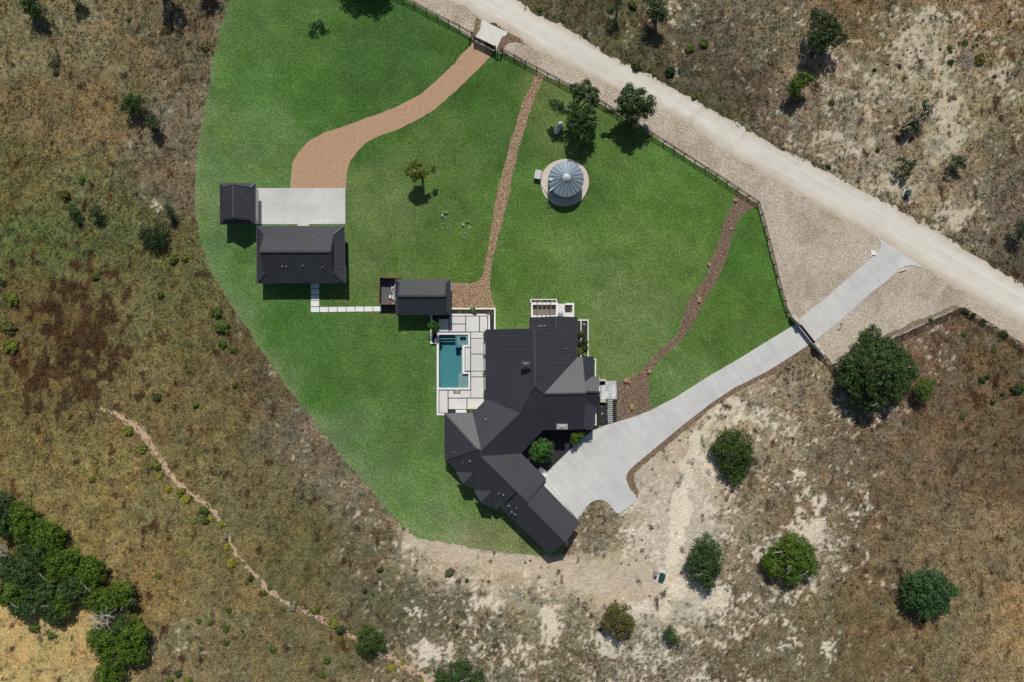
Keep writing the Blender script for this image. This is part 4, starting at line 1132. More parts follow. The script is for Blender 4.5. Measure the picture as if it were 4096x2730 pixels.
# pump yard
yard = empty('yard_screen', W(1555,1165), 'brown cedar screen fence round the pool pump yard', 'fence')
def R5(x, y): return (1500+x/6.533, 1090+y/6.533)
mb = MB()
pts = [R5(690,165), R5(165,150), R5(155,840), R5(545,845)]
for i, (p, q) in enumerate(zip(pts[:-1], pts[1:])):
    P0, Q0 = W(*p), W(*q)
    for k in range(8): mb.bar(P0+Vector((0,0,.08+k*.21)), Q0+Vector((0,0,.08+k*.21)), .045, .16)
mb.build('board_panel', M_['brownwood'], yard)
for p in (R5(690,165), R5(430,157), R5(165,150), R5(158,500), R5(155,840), R5(420,845)):
    c = W(*p); MB().box(c.x-.06,c.y-.06,0,c.x+.06,c.y+.06,1.85).build('post', M_['brownwood'], yard)
MB().bar(W(*pts[0])+Vector((0,0,1.78)), W(*pts[1])+Vector((0,0,1.78)), .15, .04).bar(W(*pts[1])+Vector((0,0,1.785)), W(*pts[2])+Vector((0,0,1.785)), .15, .04).bar(W(*pts[2])+Vector((0,0,1.78)), W(*pts[3])+Vector((0,0,1.78)), .15, .04).build('top_rail', M_['brownwood'], yard)
sheet("pump_yard_gravel", MP([R5(170,160),R5(560,160),R5(560,830),R5(165,830)]), .05, plain('grey_fine_gravel', (.10,.10,.11), .9, var=.3, nscale=9, bstr=.4))
def thing1(name, label, cat, mb, mat, smooth=False): return solo(mb, name, mat, label, cat, smooth=smooth)
dk = empty('slat_deck', W(1550,1237), 'dark slatted timber landing at the end of the white stepping slabs', 'deck')
mb = MB()
for i in range(15):
    p = R5(195+i*24, 880); q = R5(195+i*24, 1015)
    mb.bar(W(*p)+Vector((0,0,.10)), W(*q)+Vector((0,0,.10)), .09, .04)
mb.build('slats', plain('grey_slats', (.13,.125,.12), .8, var=.3, nscale=5), dk)
mb = MB()
for (p, q) in ((R5(185,870),R5(545,875)),(R5(185,1022),R5(545,1022)),(R5(185,870),R5(183,1022)),(R5(415,872),R5(415,1022))): mb.bar(W(*p), W(*q), .11, .17)
mb.build('frame', M_['darkwood'], dk)
pp = empty('pool_pipework', W(1577,1180), 'rack of white plastic pool pipes beside the pool house', 'pipework')
def pipe(pts, r, h): 
    return MB().tube([W(*R5(x,y))+Vector((0,0,hh)) for x,y,hh in pts], r, 8).build('pipe', M_['pvc'], pp, smooth=True)
for pts in ([(530,300,.5),(530,410,.5),(490,420,.5),(485,380,.5)], [(460,370,.7),(460,500,.7),(490,545,.5),(540,540,.5)], [(540,440,.9),(520,520,.9),(470,530,.8),(462,560,.3)],
            [(455,600,.6),(540,600,.6)], [(470,620,.4),(455,720,.4),(540,735,.4)], [(490,600,.8),(500,700,.8),(540,690,.8)], [(450,795,.5),(540,825,.5)], [(535,650,.7),(535,800,.7)], [(515,520,.7),(515,650,.7)], [(480,650,.9),(510,720,.5)]):
    pipe(pts, .05, .5)
c = W(*R5(410,640)); thing1('valve_box', 'small white control box on the pump yard gravel', 'box', MB().box(c.x-.16,c.y-.23,.05,c.x+.16,c.y+.23,.5).box(c.x-.18,c.y-.25,.5,c.x+.18,c.y+.25,.53), M_['pvc'])
c = W(*R5(415,795)); thing1('red_valve', 'small red valve cap at the bottom of the pump yard', 'valve', MB().lathe((c.x,c.y,.05),[(.13,0),(.13,.3),(.08,.36),(.02,.37)],10), plain('red_plastic',(.5,.05,.02),.5))
c = W(*R5(225,230)); thing1('pool_pump', 'teal pool pump in the dark upper left corner of the pump yard', 'pump', MB().lathe((c.x-.05,c.y,.05),[(.26,0),(.28,.4),(.2,.62),(.05,.68)],12).tube([(c.x,c.y,.25),(c.x+.55,c.y-.05,.25)],.12,8).box(c.x-.2,c.y-.45,.05,c.x+.25,c.y-.2,.35), M_['blue'])
thing1('blue_hose', 'thin blue hose running down the left of the pump yard', 'hose', MB().tube([W(*R5(218,270))+Vector((0,0,.1)),W(*R5(222,420))+Vector((0,0,.08)),W(*R5(215,530))+Vector((0,0,.08)),W(*R5(228,700))+Vector((0,0,.08))],.03,6), M_['blue'])

# outdoor room on the north side
def R6(x, y): return (2090+x/7.84, 1180+y/7.84)
pt = empty('patio_enclosure', W(2178,1240), 'white walled patio with brown floor above the house roof', 'patio')
mb = MB()
for i, r in enumerate(((270,240,1110,310),(270,310,325,700),(1050,310,1110,700),(325,650,1050,700))): mb.prism(MP(rect(*r, f=R6), .9), 0, .95+.003*i)
mb.build('wall', M_['white'], pt)
MB().prism(MP(rect(320,300,1055,660, f=R6)), .02, .06).build('floor', M_['brownfloor'], pt)
planter('thin white planter box with bromeliads along the top of the patio', [(245,140,1075,165),(245,165,280,245),(1045,165,1075,245)], [(280,165,1045,243)], .5, f=R6, bz=.4)
sheet("side_patio", MP([R6(1110,283),R6(1560,283),R6(1560,720),R6(1110,720)]), .08, M_['paving'])
planter('white corner wall enclosing the dark fire pit square', [(1335,262,1610,325),(1560,325,1610,700)], [], .55, name='corner_wall', f=R6)
fp = empty('fire_pit', W(*R6(1440,440)), 'dark square fire pit bed with charred brown logs', 'fire pit')
MB().prism(MP(rect(1330,325,1545,550, f=R6)), .05, .12).build('bed', plain('dark_floor', (.075,.07,.065), .9, var=.15), fp)
rr = random.Random(5)
for i in range(9):
    x, y = 1390+rr.random()*130, 380+rr.random()*90; an = rr.random()*3.1
    p = W(*R6(x, y)); d = Vector((math.cos(an), math.sin(an), .1))*.42
    MB().tube([p+Vector((0,0,.18+.03*i))-d, p+Vector((0,0,.2+.03*i))+d], .075, 7).build('log', M_['burnt'] if i%3 else M_['bark'], fp)
pg = empty('pergola', W(*R6(680,430)), 'row of four thin grey pergola beams crossing the white patio', 'pergola')
for x0, x1 in ((474,478),(617,610),(760,750),(893,888)):
    p = W(*R6(x0-2,160), 2.9); q = W(*R6(x1,690), 2.9)
    MB().bar(p, q, .10, .16).build('beam', plain('weathered_beam', (.24,.225,.20), .8, var=.2, nscale=5), pg)
p = W(*R6(462,176), 2.85); 
for x in (474, 893):
    c = W(*R6(x,178), 2.9); MB().box(c.x-.05,c.y-.05,.4,c.x+.05,c.y+.05,2.88).build('post', M_['greymetal'], pg)
c = W(*R6(1188,640)); e = thing1('kamado_grill', 'round blue-grey barbecue half under the roof edge of the side patio', 'barbecue', MB().box(c.x-.42,c.y-.42,.08,c.x+.42,c.y+.42,.72).lathe((c.x,c.y,.72),[(.36,0),(.40,.12),(.34,.34),(.16,.46),(.05,.48)],16), M_['galv'])

# concrete pads at the garage courtyard
def R2(x, y): return (1700+x/1.96, 1500+y/1.96)
solo(MB().prism(MP([R2(908,720),R2(942,748),R2(918,778),R2(885,742)]), .05, .17), 'door_step', M_['white'], 'upper pale door step by the garage wall under the bright green tree', 'step')
solo(MB().prism(MP([R2(944,750),R2(962,765),R2(950,800),R2(920,781)]), .05, .14), 'door_step', M_['white'], 'lower pale door step touching the driveway by the garage wall', 'step')

# ------------------------------------------------------------------ water tank
tc = W(2259.5, 731.5)
tank = empty('water_tank', tc, 'round corrugated water tank with grey radial metal roof on the lawn', 'water tank')
ring = sheet("gravel_pad", ragged([(tc.x+4.33*math.cos(t)*(1+.012*math.sin(3*t)), tc.y+4.33*math.sin(t)*(1+.02*math.sin(2*t+1))) for t in [2*math.pi*i/60 for i in range(60)]], .3, .05, 20), .06, M_['pad'])
MB().lathe((tc.x,tc.y,0.0), [(3.56,.0),(3.56,.17),(3.5,.19)], 64).build('foundation_ring', M_['cream'], tank)
HW = 2.75
prof = []
for i in range(50):
    z = .19+i*(HW-.19)/49; prof.append((3.06+.018*math.sin(i*1.55), z))
MB().lathe((tc.x,tc.y,0), prof, 72).build('wall', M_['galv'], tank, smooth=True)
rb = MB(); NS = 21
rimr, rz, az = 3.16, HW, 4.05
vs = [(tc.x+.30*math.cos(2*math.pi*k/NS), tc.y+.30*math.sin(2*math.pi*k/NS), az-.12) for k in range(NS)] + [(tc.x+rimr*math.cos(2*math.pi*k/NS), tc.y+rimr*math.sin(2*math.pi*k/NS), rz) for k in range(NS)]
vs += [(x,y,z-.07) for x,y,z in vs[NS:]]
rb.add(vs, [(k,NS+k,NS+(k+1)%NS,(k+1)%NS) for k in range(NS)]+[(NS+k,2*NS+k,2*NS+(k+1)%NS,NS+(k+1)%NS) for k in range(NS)])
tr = rb.build('roof', M_['galv'], tank)
mb = MB()
for k in range(NS):
    t = 2*math.pi*k/NS; d = Vector((math.cos(t),math.sin(t),0))
    mb.bar(tc+d*.4+Vector((0,0,az-.16)), tc+d*rimr+Vector((0,0,rz)), .05, .05)
mb.build('seam_rib', M_['black'], tr)
MB().lathe((tc.x,tc.y,az-.18), [(.74,-.10),(.74,-.02),(.62,.10),(.44,.15),(.44,.28),(.40,.30),(.26,.36),(.14,.38),(.06,.46)], 28).build('roof_cap', M_['galvlight'], tr, smooth=False)
def T6(x, y, h=0): return W(2100+x/6.03, 600+y/6.03, h)
c = T6(625,715,3.05); MB().lathe((c.x,c.y,2.95),[(.40,0),(.40,.14),(.32,.2)],16,squash=.75).build('hatch', M_['galvlight'], tr)
mb = MB()
for x in (640,700,760,820,865): mb.bar(T6(x,560,3.0+.0042*(x-560)), T6(x,655,3.0+.0042*(x-560)), .04, .04)
mb.build('roof_ladder', M_['galv'], tr)
MB().tube([T6(690,918,3.15), T6(590,990,2.95), T6(568,1085,.35), T6(400,820,.12)], .09, 10).build('inlet_pipe', M_['pvc'], tank)
pb = empty('pump_cover', W(2151,703), 'small box with ribbed white metal lid standing left of the water tank', 'pump cover', rz=math.radians(-13))
cc = W(2151,703)
mb = MB(); 
def rotbox(mb, cx, cy, x0,y0,z0,x1,y1,z1, rz):
    c_, s_ = math.cos(rz), math.sin(rz)
    vs = [(cx+x*c_-y*s_, cy+x*s_+y*c_, z) for z in (z0,z1) for x,y in ((x0,y0),(x1,y0),(x1,y1),(x0,y1))]
    return mb.add(vs, [(0,3,2,1),(4,5,6,7),(0,1,5,4),(1,2,6,5),(2,3,7,6),(3,0,4,7)])
rotbox(MB(), cc.x, cc.y, -.52,-.72,0,.52,.72,.85, math.radians(-11)).build('box', M_['greymetal'], pb)
mb = MB()
rotbox(mb, cc.x, cc.y, -.58,-.78,.85,.58,.78,.92, math.radians(-11))
for i in range(5): rotbox(mb, cc.x, cc.y, -.58+i*.27,-.78,.92,-.50+i*.27,.78,.955, math.radians(-11))
mb.build('lid', M_['galvlight'], pb)
# gas tank
gt = empty('gas_tank', W(2233,518), 'white capsule shaped gas tank lying in the shade of the lawn tree', 'gas tank')
p = W(2219,540); q = W(2247,494); d = (q-p).normalized(); r = .48
pts = []; rads = []
for s_, rr_ in ((0,.10),(.06,.28),(.18,.42),(.36,.48),(1e9,.48)):
    if s_ < 1e8: pts.append(p+d*s_); rads.append(rr_)
Lq = (q-p).length
for s_, rr_ in ((Lq-.36,.48),(Lq-.18,.42),(Lq-.06,.28),(Lq,.10)): pts.append(p+d*s_); rads.append(rr_)
gtm = plain('gas_tank_paint', (.62,.66,.70), .5, var=.1)
MB().tube([v+Vector((0,0,.62)) for v in pts], rads, 20).build('vessel', gtm, gt, smooth=True)
m_ = (p+q)/2; MB().lathe((m_.x,m_.y,1.04),[(.17,0),(.17,.16),(.12,.2)],12).build('dome', M_['greymetal'], gt)
for s_ in (.6, Lq-.6):
    c = p+d*s_; MB().bar(c-Vector((-d.y,d.x,0))*.4, c+Vector((-d.y,d.x,0))*.4, .2, .34).build('foot', M_['limestone'], gt)

# ------------------------------------------------------------------ fences, gates, gate walls
def fence(pts, label, h=1.3, first=True, last=True):
    e = empty('rail_fence', W(*pts[len(pts)//2]), label, 'fence', 'dark rail fences round the plot')
    for i, p in enumerate(pts):
        if (i == 0 and not first) or (i == len(pts)-1 and not last): continue
        c = W(*p); MB().box(c.x-.075, c.y-.075, 0, c.x+.075, c.y+.075, h+rnd.uniform(-.02,.03)).build('post', M_['darkwood'], e)
    for z in (.38, .80, 1.20):
        mb = MB()
        for p, q in zip(pts[:-1], pts[1:]):
            a_, b_ = W(*p), W(*q); a_.z = b_.z = z
            mb.bar(a_, b_, .045, .13)
        mb.build('rail', M_['darkwood'], e)
    return e
fence(FENCE_W+[(1897,150)], 'dark rail fence left of the upper gate, running off the top of the picture', last=False)
fence(FENCE_M, 'long dark rail fence between the upper gate and the sharp corner near the dry creek')
fence(FENCE_S, 'dark rail fence going down from the sharp corner to the stone gate wall', first=False, last=False)
fence(FENCE_E1, 'very short dark rail fence between the stone gate pillar and the oak fence corner')
fence(FENCE_E2, 'dark rail fence rising from behind the big oak to the right corner', first=False)
fence(FENCE_E3, 'dark rail fence along the road leaving the right edge of the picture', first=False)
g1 = empty('metal_gate', W(1940,182), 'dark slatted double gate across the tan gravel drive', 'gate')
def gate_leaf(p, q, e, h, z0, n, solid=False):
    a_, b_ = W(*p), W(*q)
    mb = MB()
    for z in (z0, h-.07): mb.bar(a_+Vector((0,0,z)), b_+Vector((0,0,z)), .06, .07)
    for t in (0, 1):
        c = a_.lerp(b_, t*.99+.005); mb.bar(c+Vector((0,0,z0+.07)), c+Vector((0,0,h-.07)), .06, .06)
    lf = mb.build('gate_leaf', M_['black'], e)
    mb = MB()
    for k in range(n):
        z = z0+.09+(h-z0-.2)*k/n
        mb.bar(a_+Vector((0,0,z)), b_+Vector((0,0,z)), .03, (h-z0-.2)/n*(.98 if solid else .62))
    mb.build('slats', M_['darkwood'], lf)
gate_leaf((1899.5,163),(1940,182.5), g1, 1.75, .30, 11); gate_leaf((1941,183),(1980,202), g1, 1.75, .30, 11, True)
for p in ((1897.5,162),(1982,203)):
    c = W(*p); MB().box(c.x-.1,c.y-.1,0,c.x+.1,c.y+.1,1.95).build('post', M_['darkwood'], g1)
for p, hh, lb in (((1879,158),1.1,'green gate motor post left of the upper gate'),((1990,218),1.2,'green gate motor box just right of the upper gate'),((2003,222),.9,'thin green bollard right of the upper gate, beside the first fence post')):
    c = W(*p); thing1('gate_motor', lb, 'gate motor', MB().box(c.x-.12,c.y-.12,0,c.x+.12,c.y+.12,hh).box(c.x-.2,c.y-.18,hh,c.x+.2,c.y+.18,hh+.08), M_['utility'])
g2 = empty('metal_gate', W(3217,1332), 'black slatted metal gate between the stone walls on the concrete drive', 'gate')
gate_leaf((3187,1295),(3216,1332), g2, 1.55, .28, 10); gate_leaf((3217,1333),(3247,1371), g2, 1.55, .28, 10, True)
for k in range(2): pass
def stone_wall(poly_specs, label):
    e = empty('gate_wall', W(*poly_specs[0][0]), label, 'stone wall')
    for (p, q, w_, h_) in poly_specs:
        a_, b_ = W(*p), W(*q)
        MB().bar(a_, b_, w_, h_).build('wall', M_['limestone'], e)
        MB().bar(a_+Vector((0,0,h_+.002)), b_+Vector((0,0,h_+.002)), w_+.08, .09).build('coping', M_['limestone'], e)
stone_wall([((3157,1262),(3180,1286),.50,1.45),((3180.5,1286.5),(3192,1297),.62,1.8)], 'curved pale stone wall at the lawn end of the lower gate')
stone_wall([((3246,1372),(3262,1392),.62,1.8),((3262.5,1392.5),(3283,1416),.42,1.4)], 'curved pale stone wall at the oak tree end of the lower gate')
c = W(3289,1405); thing1('meter_box', 'small grey box on a post beside the stone wall near the oak', 'box', MB().box(c.x-.04,c.y-.04,0,c.x+.04,c.y+.04,.9).box(c.x-.14,c.y-.12,.9,c.x+.14,c.y+.12,1.25), M_['greymetal'])
c = W(3362,1298); thing1('gate_keypad', 'rusty keypad post on the cobbles beside the concrete drive', 'keypad', MB().tube([c, c+Vector((0,0,1.0)), c+Vector((-.35,0,1.15))],.045,8).box(c.x-.5,c.y-.1,1.05,c.x-.3,c.y+.1,1.35), plain('rusty_post',(.12,.06,.04),.8))
c = W(2003,180); thing1('gate_keypad', 'thin pale keypad post in the mulch beside the upper gate apron', 'keypad', MB().tube([c, c+Vector((0,0,1.1))],.04,8).box(c.x-.1,c.y-.07,1.1,c.x+.1,c.y+.07,1.3), M_['greymetal'])
for p, lb in (((1905,113),'pale rock in the brown mulch left of the upper apron'),((2016,169),'pale rock in the brown mulch right of the upper apron')):
    pass
# culvert ends
c = W(3492,1013); thing1('culvert_end', 'white concrete culvert end on the upper side of the drive entrance', 'culvert', MB().prism([(c.x-.45,c.y-.35),(c.x+.5,c.y-.45),(c.x+.35,c.y+.3),(c.x-.5,c.y+.55)],0,.28).prism([(c.x-.6,c.y-.6),(c.x-.3,c.y-.7),(c.x-.2,c.y-.42),(c.x-.5,c.y-.38)],0,.2), M_['white'])
c = W(3612,1078); thing1('culvert_end', 'grey concrete culvert end under the lower lip of the drive entrance', 'culvert', MB().prism([(c.x-.7,c.y-.5),(c.x+.5,c.y-.1),(c.x+.6,c.y+.15),(c.x-.55,c.y-.15)],0,.3), M_['slab'])

# ------------------------------------------------------------------ small yard things
def septic(px, py, kind, label):
    c = W(px, py)
    if kind == 'lid':
        mb = MB().lathe((c.x,c.y,0),[(.27,0),(.27,.10),(.25,.13),(.20,.135),(.17,.12),(.04,.12)],18)
        m = M_['green_plastic']
    elif kind == 'riser':
        mb = MB().lathe((c.x,c.y,0),[(.24,0),(.24,.26),(.20,.31),(.10,.31),(.08,.26)],18); m = M_['green_plastic']
    elif kind == 'flush':
        mb = MB().lathe((c.x,c.y,0),[(.22,0),(.22,.045),(.19,.05)],18); m = M_['green_pale']
    elif kind == 'box':
        mb = rotbox(MB(), c.x, c.y, -.17,-.22,0,.17,.22,.30, math.radians(-15)); rotbox(mb, c.x, c.y, -.19,-.24,.30,.19,.24,.34, math.radians(-15)); m = M_['green_pale']
    else:
        mb = MB().box(c.x-.035,c.y-.035,0,c.x+.035,c.y+.035,.45); rotbox(mb, c.x, c.y, -.13,-.08,.45,.13,.08,.56, .3); m = M_['green_pale']
    nm = {'lid':'drain_cover','riser':'drain_riser','flush':'drain_cover','box':'valve_box','post':'alarm_post'}[kind]
    solo(mb, nm, m, label, {'lid':'septic lid','riser':'septic lid','flush':'septic lid','box':'box','post':'post'}[kind], 'green septic fittings in the lawn')
for a_ in ((1787,854,'riser','raised green ring lid, topmost of the left septic row'),(1770,863,'box','pale green box left of the left septic row'),(1779,850,'post','tiny pale post touching the topmost left septic lid'),
           (1782,871.5,'lid','small green lid just below the pale box of the left septic row'),(1776.5,895.5,'lid','glossy green lid, second from bottom in the left septic row'),(1771,914,'lid','green lid at the bottom of the left septic row'),
           (1872,887.5,'riser','green ring lid at the top of the right septic row'),(1863.5,886,'post','tiny pale post beside the topmost right septic lid'),(1854,899.6,'box','pale green box left of the right septic row'),
           (1878.6,910,'flush','faint flush lid almost hidden in grass, right septic row'),(1861,934,'lid','green lid, second from bottom in the right septic row'),(1856,951,'lid','green lid at the bottom of the right septic row')):
    septic(*a_)
def transformer(px, py, rz, w_, l_, label):
    c = W(px, py); e = empty('transformer', c, label, 'transformer')
    rotbox(MB(), c.x, c.y, -w_*.75,-l_*.72,0,w_*.75,l_*.72,.12, rz).build('pad', M_['paving'], e)
    rotbox(MB(), c.x, c.y, -w_*.5,-l_*.5,.12,w_*.5,l_*.38,.85, rz).build('cabinet', M_['utility'], e)
    mb = rotbox(MB(), c.x, c.y, -w_*.53,-l_*.5,.85,w_*.53,l_*.42,.93, rz); mb.build('lid', M_['utility'], e)
transformer(2646, 2302, math.radians(-15), .85, 1.35, 'dark green transformer box on a pale pad on the white dirt below the house')
transformer(3624, 775, math.radians(-18), .75, 1.0, 'dark green utility box in the scrub across the road at the upper right')
c = W(2621,2290); thing1('utility_pedestal', 'narrow grey pedestal beside the green transformer below the house', 'pedestal', rotbox(rotbox(MB(), c.x, c.y, -.2,-.35,0,.2,.35,.95, math.radians(-20)), c.x, c.y, -.26,-.40,.95,.26,.40,1.02, math.radians(-20)), M_['greymetal'])

def boulder_mesh(seed, r):
    bm = bmesh.new(); bmesh.ops.create_icosphere(bm, subdivisions=2, radius=r); rg = random.Random(seed)
    ph = [rg.uniform(0,6) for _ in range(6)]
    for v in bm.verts:
        c_ = v.co.normalized()
        f = 1+.22*math.sin(3*c_.x+ph[0])*math.cos(2.5*c_.y+ph[1])+.16*math.sin(5*c_.z+ph[2]+2*c_.x)
        v.co = Vector((c_.x*r*f*1.15, c_.y*r*f*.85, max(-.35*r, min(.45*r, c_.z*r*f*.7))))
    m = bpy.data.meshes.new('boulder'); bm.to_mesh(m); bm.free(); m.materials.append(M_['boulder']); return m
bmeshes = [boulder_mesh(i, .5) for i in range(4)]
for i, (x, y, r, z, lb) in enumerate(((2506,1523,.62,.4,'large flat orange boulder where the right creek bed meets the lawn above the entry'),(2519,1529,.32,1.0,'small rust boulder tucked against the large flat one above the entry'),(2527,1628,.52,1.4,'pointed orange boulder in the middle of the rocks above the driveway'),
        (2598,1488,.42,.3,'brown boulder on the right bank where the creek bed widens'),(2942,803,.45,.2,'orange boulder at the top of the right creek bed near the fence'),(2922,916,.34,.9,'tan boulder on the right edge of the upper creek bed'),
        (2835,1059,.40,2.0,'red boulder on the left edge of the creek bed halfway down'),(2798,1196,.42,.5,'dark red boulder, upper of the pair at the creek bend'),(2796,1206,.42,.1,'pale brown boulder, lower of the pair at the creek bend'),(2571,1492,.28,2.2,'small brown boulder in the creek bed beside the lawn above the drive'))):
    o = bpy.data.objects.new('boulder', bmeshes[i%4]); link(o); o.location = W(x,y)+Vector((0,0,.12+.2*r)); r *= .85; o.scale = (r/.5,r/.5,r/.5); o.rotation_euler = (0,0,z); tag(o, lb, 'boulder', 'loose boulders in the right creek bed')
c = W(3745,1362); o = bpy.data.objects.new('boulder', bmeshes[1]); 

# ------------------------------------------------------------------ trees and shrubs
def leaf_cloud(lobes, leaf, tint, seed, dens=1.0, inner=.25, brown=0.0, lumps=.55, zmin=-.35):
    """leaf quads gathered in clumps over the surface of several crown lobes (metres)"""
    rg = np.random.default_rng(seed)
    C = []; T = []; Nn = []
    for (cx, cy, cz, rx, ry, rz) in lobes:
        area = 2*math.pi*((rx*ry+rx*rz+ry*rz)/3)
        nc = max(5, int(area*dens/(lumps*lumps)*.85))
        d = rg.normal(size=(nc*3,3)); d /= np.linalg.norm(d,axis=1)[:,None]; d = d[d[:,2] > zmin][:nc]
        rad = rg.uniform(.72,1.04,len(d)); wob = 1+.16*np.sin(d[:,0]*4+cx)*np.cos(d[:,1]*4+cy)
        cc = np.array([cx,cy,cz]) + d*np.array([rx,ry,rz])*(rad*wob)[:,None]
        ct = rg.uniform(.62,1.38,len(d)); cr = lumps*rg.uniform(.6,1.25,len(d))
        nl = 24
        dd = rg.normal(size=(len(d),nl,3)); dd /= np.linalg.norm(dd,axis=2)[...,None]; dd[...,2] = np.abs(dd[...,2])*.9-.2
        p = cc[:,None,:] + dd*(cr[:,None,None]*np.cbrt(rg.uniform(.35,1,(len(d),nl,1))))
        C.append(p.reshape(-1,3)); T.append((ct[:,None]*rg.uniform(.75,1.25,(len(d),nl))).reshape(-1)); Nn.append((dd*.8+d[:,None,:]*.5).reshape(-1,3))
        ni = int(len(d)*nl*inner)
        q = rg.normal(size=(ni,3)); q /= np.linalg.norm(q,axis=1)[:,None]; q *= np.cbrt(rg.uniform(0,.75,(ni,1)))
        C.append(np.array([cx,cy,cz])+q*np.array([rx,ry,rz])*.85); T.append(rg.uniform(.5,.9,ni)); Nn.append(q)  # inner leaves tinted darker: shade inside the crown put into their colour
    C = np.concatenate(C); T = np.concatenate(T); Nn = np.concatenate(Nn)
    keep = C[:,2] > .04; C, T, Nn = C[keep], T[keep], Nn[keep]
    n = len(C)
    nr = Nn + rg.normal(size=(n,3))*.55 + np.array([0,0,.25]); nr /= np.linalg.norm(nr,axis=1)[:,None]
    t1 = np.cross(nr, rg.normal(size=(n,3))); t1 /= np.linalg.norm(t1,axis=1)[:,None]; t2 = np.cross(nr, t1)
    s1 = leaf*rg.uniform(.6,1.3,(n,1)); s2 = s1*rg.uniform(.5,.9,(n,1))
    V = np.stack([C-t1*s1, C-t2*s2*.8, C+t1*s1, C+t2*s2*.8], 1).reshape(-1,3)
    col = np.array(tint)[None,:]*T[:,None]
    col = col*(1+rg.uniform(-.12,.12,(n,3)))
    if brown:
        k = rg.uniform(size=n) < brown; col[k] = np.array([.16,.10,.045])*T[k][:,None]
    return V, np.repeat(col, 4, 0)

def fast_mesh(name, V, col, mat):
    n = len(V)//4
    me = bpy.data.meshes.new(name)
    me.vertices.add(len(V)); me.vertices.foreach_set('co', V.astype(np.float32).ravel())
    me.loops.add(n*4); me.loops.foreach_set('vertex_index', np.arange(n*4, dtype=np.int32))
    me.polygons.add(n); me.polygons.foreach_set('loop_start', np.arange(0, n*4, 4, dtype=np.int32))
    me.update()
    a = me.color_attributes.new('tint', 'FLOAT_COLOR', 'POINT')
    arr = np.ones((len(V),4), np.float32); arr[:,:3] = np.clip(col,0,1); a.data.foreach_set('color', arr.ravel())
    me.materials.append(mat)
    return me

GR = dict(oak=(.050,.092,.022), dark=(.038,.066,.022), bright=(.078,.140,.012), cedar=(.052,.088,.016), blue=(.044,.108,.032), olive=(.120,.098,.025), lime=(.12,.16,.024), juniper=(.046,.078,.024), vivid=(.048,.130,.024))
def tree(name, label, lobes, htop, base, tint='oak', leaf=.16, seed=0, dens=1.0, cat='tree', group=None, brown=0.0, dead=0, lumps=.55, inner=.25, zlow=.35, limb=True):
    """lobes: (px, py, r_px) crown blobs as seen from above; the taller the blob's radius the deeper it hangs"""
    b = W(*base); e = empty(name, b, label, cat, group)
    L_ = []
    for lb in lobes:
        px_, py_, r_ = lb[:3]; z = lb[3] if len(lb) > 3 else None
        r = r_*S
        zt = (htop if z is None else z) ; rz = min(zt*.42, r*.85); zc = max(zt-rz, zlow*zt)
        c = W(px_, py_, zc); L_.append((c.x-b.x, c.y-b.y, zc, r*.93, r*.93, rz))
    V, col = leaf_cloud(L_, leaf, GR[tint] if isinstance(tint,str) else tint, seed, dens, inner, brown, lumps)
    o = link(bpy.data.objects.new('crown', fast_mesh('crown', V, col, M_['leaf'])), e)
    mb = MB(); rg = random.Random(seed); R = max(l[3] for l in L_)
    tr_ = max(.06, min(.42, htop*.045)); mid = Vector((b.x, b.y, htop*.32))
    mb.tube([b-Vector((0,0,.05)), b+Vector((.05,.03,htop*.16)), mid+Vector((.08,-.05,0))], [tr_*1.25,tr_,tr_*.8], 8)
    if limb:
        for l in L_:
            tip = Vector((b.x+l[0], b.y+l[1], l[2]+l[5]*.3)); m1 = mid.lerp(tip,.5)+Vector((rg.uniform(-.2,.2),rg.uniform(-.2,.2),.1))
            mb.tube([mid, m1, tip], [tr_*.6, tr_*.42, tr_*.16], 6)
            for k in range(4):
                an = rg.uniform(0,6.28); tt = tip+Vector((math.cos(an)*l[3]*.75, math.sin(an)*l[4]*.75, rg.uniform(-.1,.45)*l[5]))
                mb.tube([m1, m1.lerp(tt,.5)+Vector((0,0,.15)), tt], [tr_*.3,tr_*.2,.025], 5)
    mb.build('trunk', M_['bark'], e)
    if dead:
        for k in range(dead):
            mb = MB()
            l = rg.choice(L_); an = rg.uniform(0,6.28); rr_ = rg.uniform(.1,.6)
            p = Vector((b.x+l[0]+math.cos(an)*l[3]*rr_*.5, b.y+l[1]+math.sin(an)*l[4]*rr_*.5, l[2]+l[5]*.75))
            q = p+Vector((math.cos(an+rg.uniform(-.6,.6)), math.sin(an+rg.uniform(-.6,.6)), .22))*rg.uniform(.9,1.9)
            mb.tube([p, p.lerp(q,.5)+Vector((0,0,.2)), q], [.06,.045,.02], 5)
            for j in range(3):
                s0 = p.lerp(q, rg.uniform(.3,.9)); an2 = an+rg.uniform(-1.1,1.1)
                mb.tube([s0, s0+Vector((math.cos(an2),math.sin(an2),.25))*rg.uniform(.3,.7)], [.03,.012], 4)
            mb.build('dead_branch', M_['deadwood'], e)
    return e

